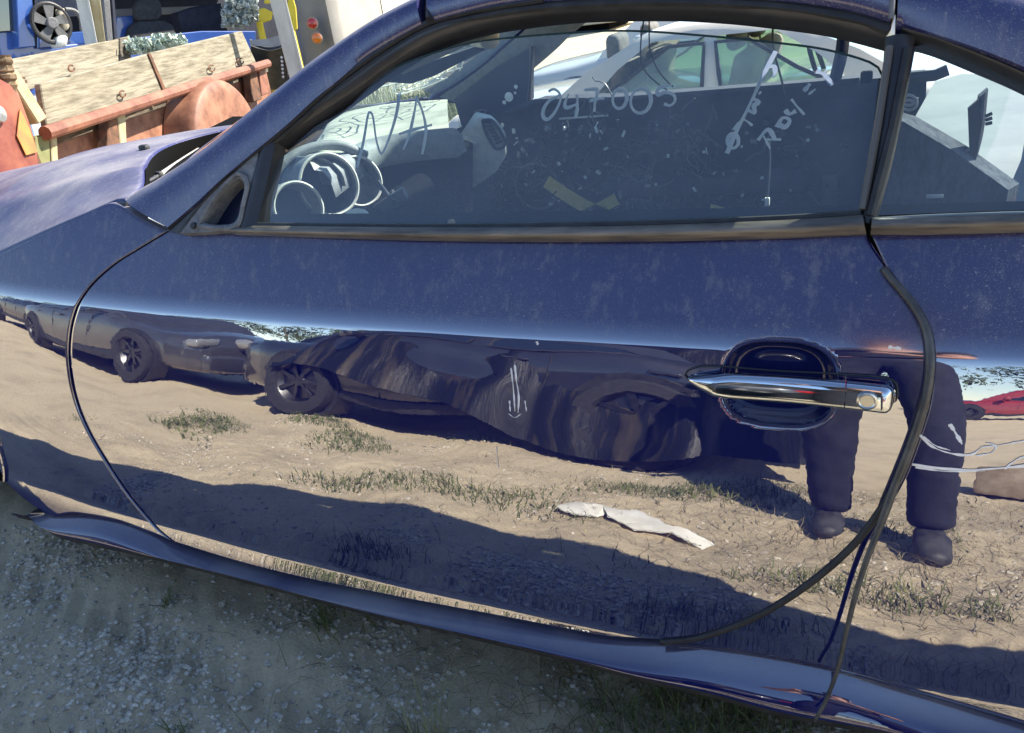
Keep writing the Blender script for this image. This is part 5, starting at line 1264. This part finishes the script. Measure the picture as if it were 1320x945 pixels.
for (u, v), lb in zip([(285, 777), (95, 808), (330, 872), (410, 845), (118, 880), (650, 930)],
        ['pale stone on the shaded sand nearest the sill', 'pale stone lying alone on the bare sand toward the front wheel', 'pale stone in the middle of the gravelly patch', 'pale stone beside the grass in front of the sill',
         'pale stone nearest the lower left corner of the photo', 'pale stone in the dry grass at the bottom edge']):
    p = onZ(u, v, .005); r = rng.uniform(.008, .014); p[2] = gzz(p[0], p[1])
    vv = (icv * rng.uniform(.7, 1.2, (len(icv), 1))) * [r, r * .8, r * .6] + p + [0, 0, r * .2]
    tag(mk('stone', (vv, icf), GRAV, smooth=0, base=True), lb, 'stone')
GRASS = mat('grass_green', (.05, .075, .016), (.15, .16, .05), rough=.75, scale=2.5); STRAW = mat('dry_grass', (.14, .11, .06), (.33, .28, .16), rough=.85, scale=3)
def scatter(n, x0, x1, y0, y1, f):
    P = []
    while len(P) < n:
        x, y = rng.uniform(x0, x1), rng.uniform(y0, y1)
        if rng.random() < f(x, y): P.append((x, y, gzz(x, y)))
    return P
def patch(x, y): return max(0, MN.noise((x * 2.1 + 5, y * 2.1, 4)) * 1.6 + .05) * (1 if x > -1.25 else .12)
blades('short_grass', scatter(1500, -1.4, .3, -.5, .12, patch), .075, .0016, GRASS, .9, label='thin short green grass in the shade under the sill', cat='grass')
blades('dry_litter', scatter(2600, -1.25, .4, -.45, .12, lambda x, y: .08 + .9 * float(sstep(-1.0, -.2, x))), .06, .0012, STRAW, 2.4, label='dead dry grass lying on the shaded sand', cat='dry grass')
blades('yard_grass', scatter(5200, -3.4, .4, -2.3, -.7, lambda x, y: max(0, MN.noise((x * 1.5, y * 2.2, 21)) * 1.7 - .12)), .06, .0022, GRASS, 1.2, label='patchy green grass on the sunlit sand beside the coupe', cat='grass')
blades('yard_litter', scatter(4200, -1.6, 1.6, -2.2, -.6, lambda x, y: .15 + .8 * float(sstep(-.9, .2, x))), .07, .0016, STRAW, 2.4, label='dry grass and twigs on the sunlit sand beside the coupe', cat='dry grass')
def tuft(u, v, n, h, label, m_=GRASS, wd=.0016, lean=.45):
    p = onZ(u, v, 0); pts = [(p[0] + rng.normal() * .012, p[1] + rng.normal() * .012, gzz(p[0], p[1])) for _ in range(n)]
    o = blades('grass_tuft', pts, h, wd, m_, lean, seg=5, kind=None, label=label, cat='grass', grp='grass tufts under the sill')
tuft(562, 955, 26, .17, 'tall grass tuft with long upright blades below the middle of the sill', mat('tuft_pale', (.10, .12, .035), (.28, .27, .12), rough=.7, scale=3), .0014, .5)
tuft(525, 945, 16, .09, 'shorter grass tuft just left of the tall one')
tuft(415, 810, 22, .07, 'green grass clump close under the sill', GRASS, .002, 1.2)
tuft(215, 775, 18, .05, 'sparse grass clump on the bare sand toward the front wheel', GRASS, .0018, 1.4)
tuft(225, 945, 20, .035, 'low grass clump at the bottom edge left of the others', GRASS, .002, 1.4)
tuft(965, 925, 14, .05, 'small broad leaved weed under the rear of the sill', GRASS, .004, 1.0)
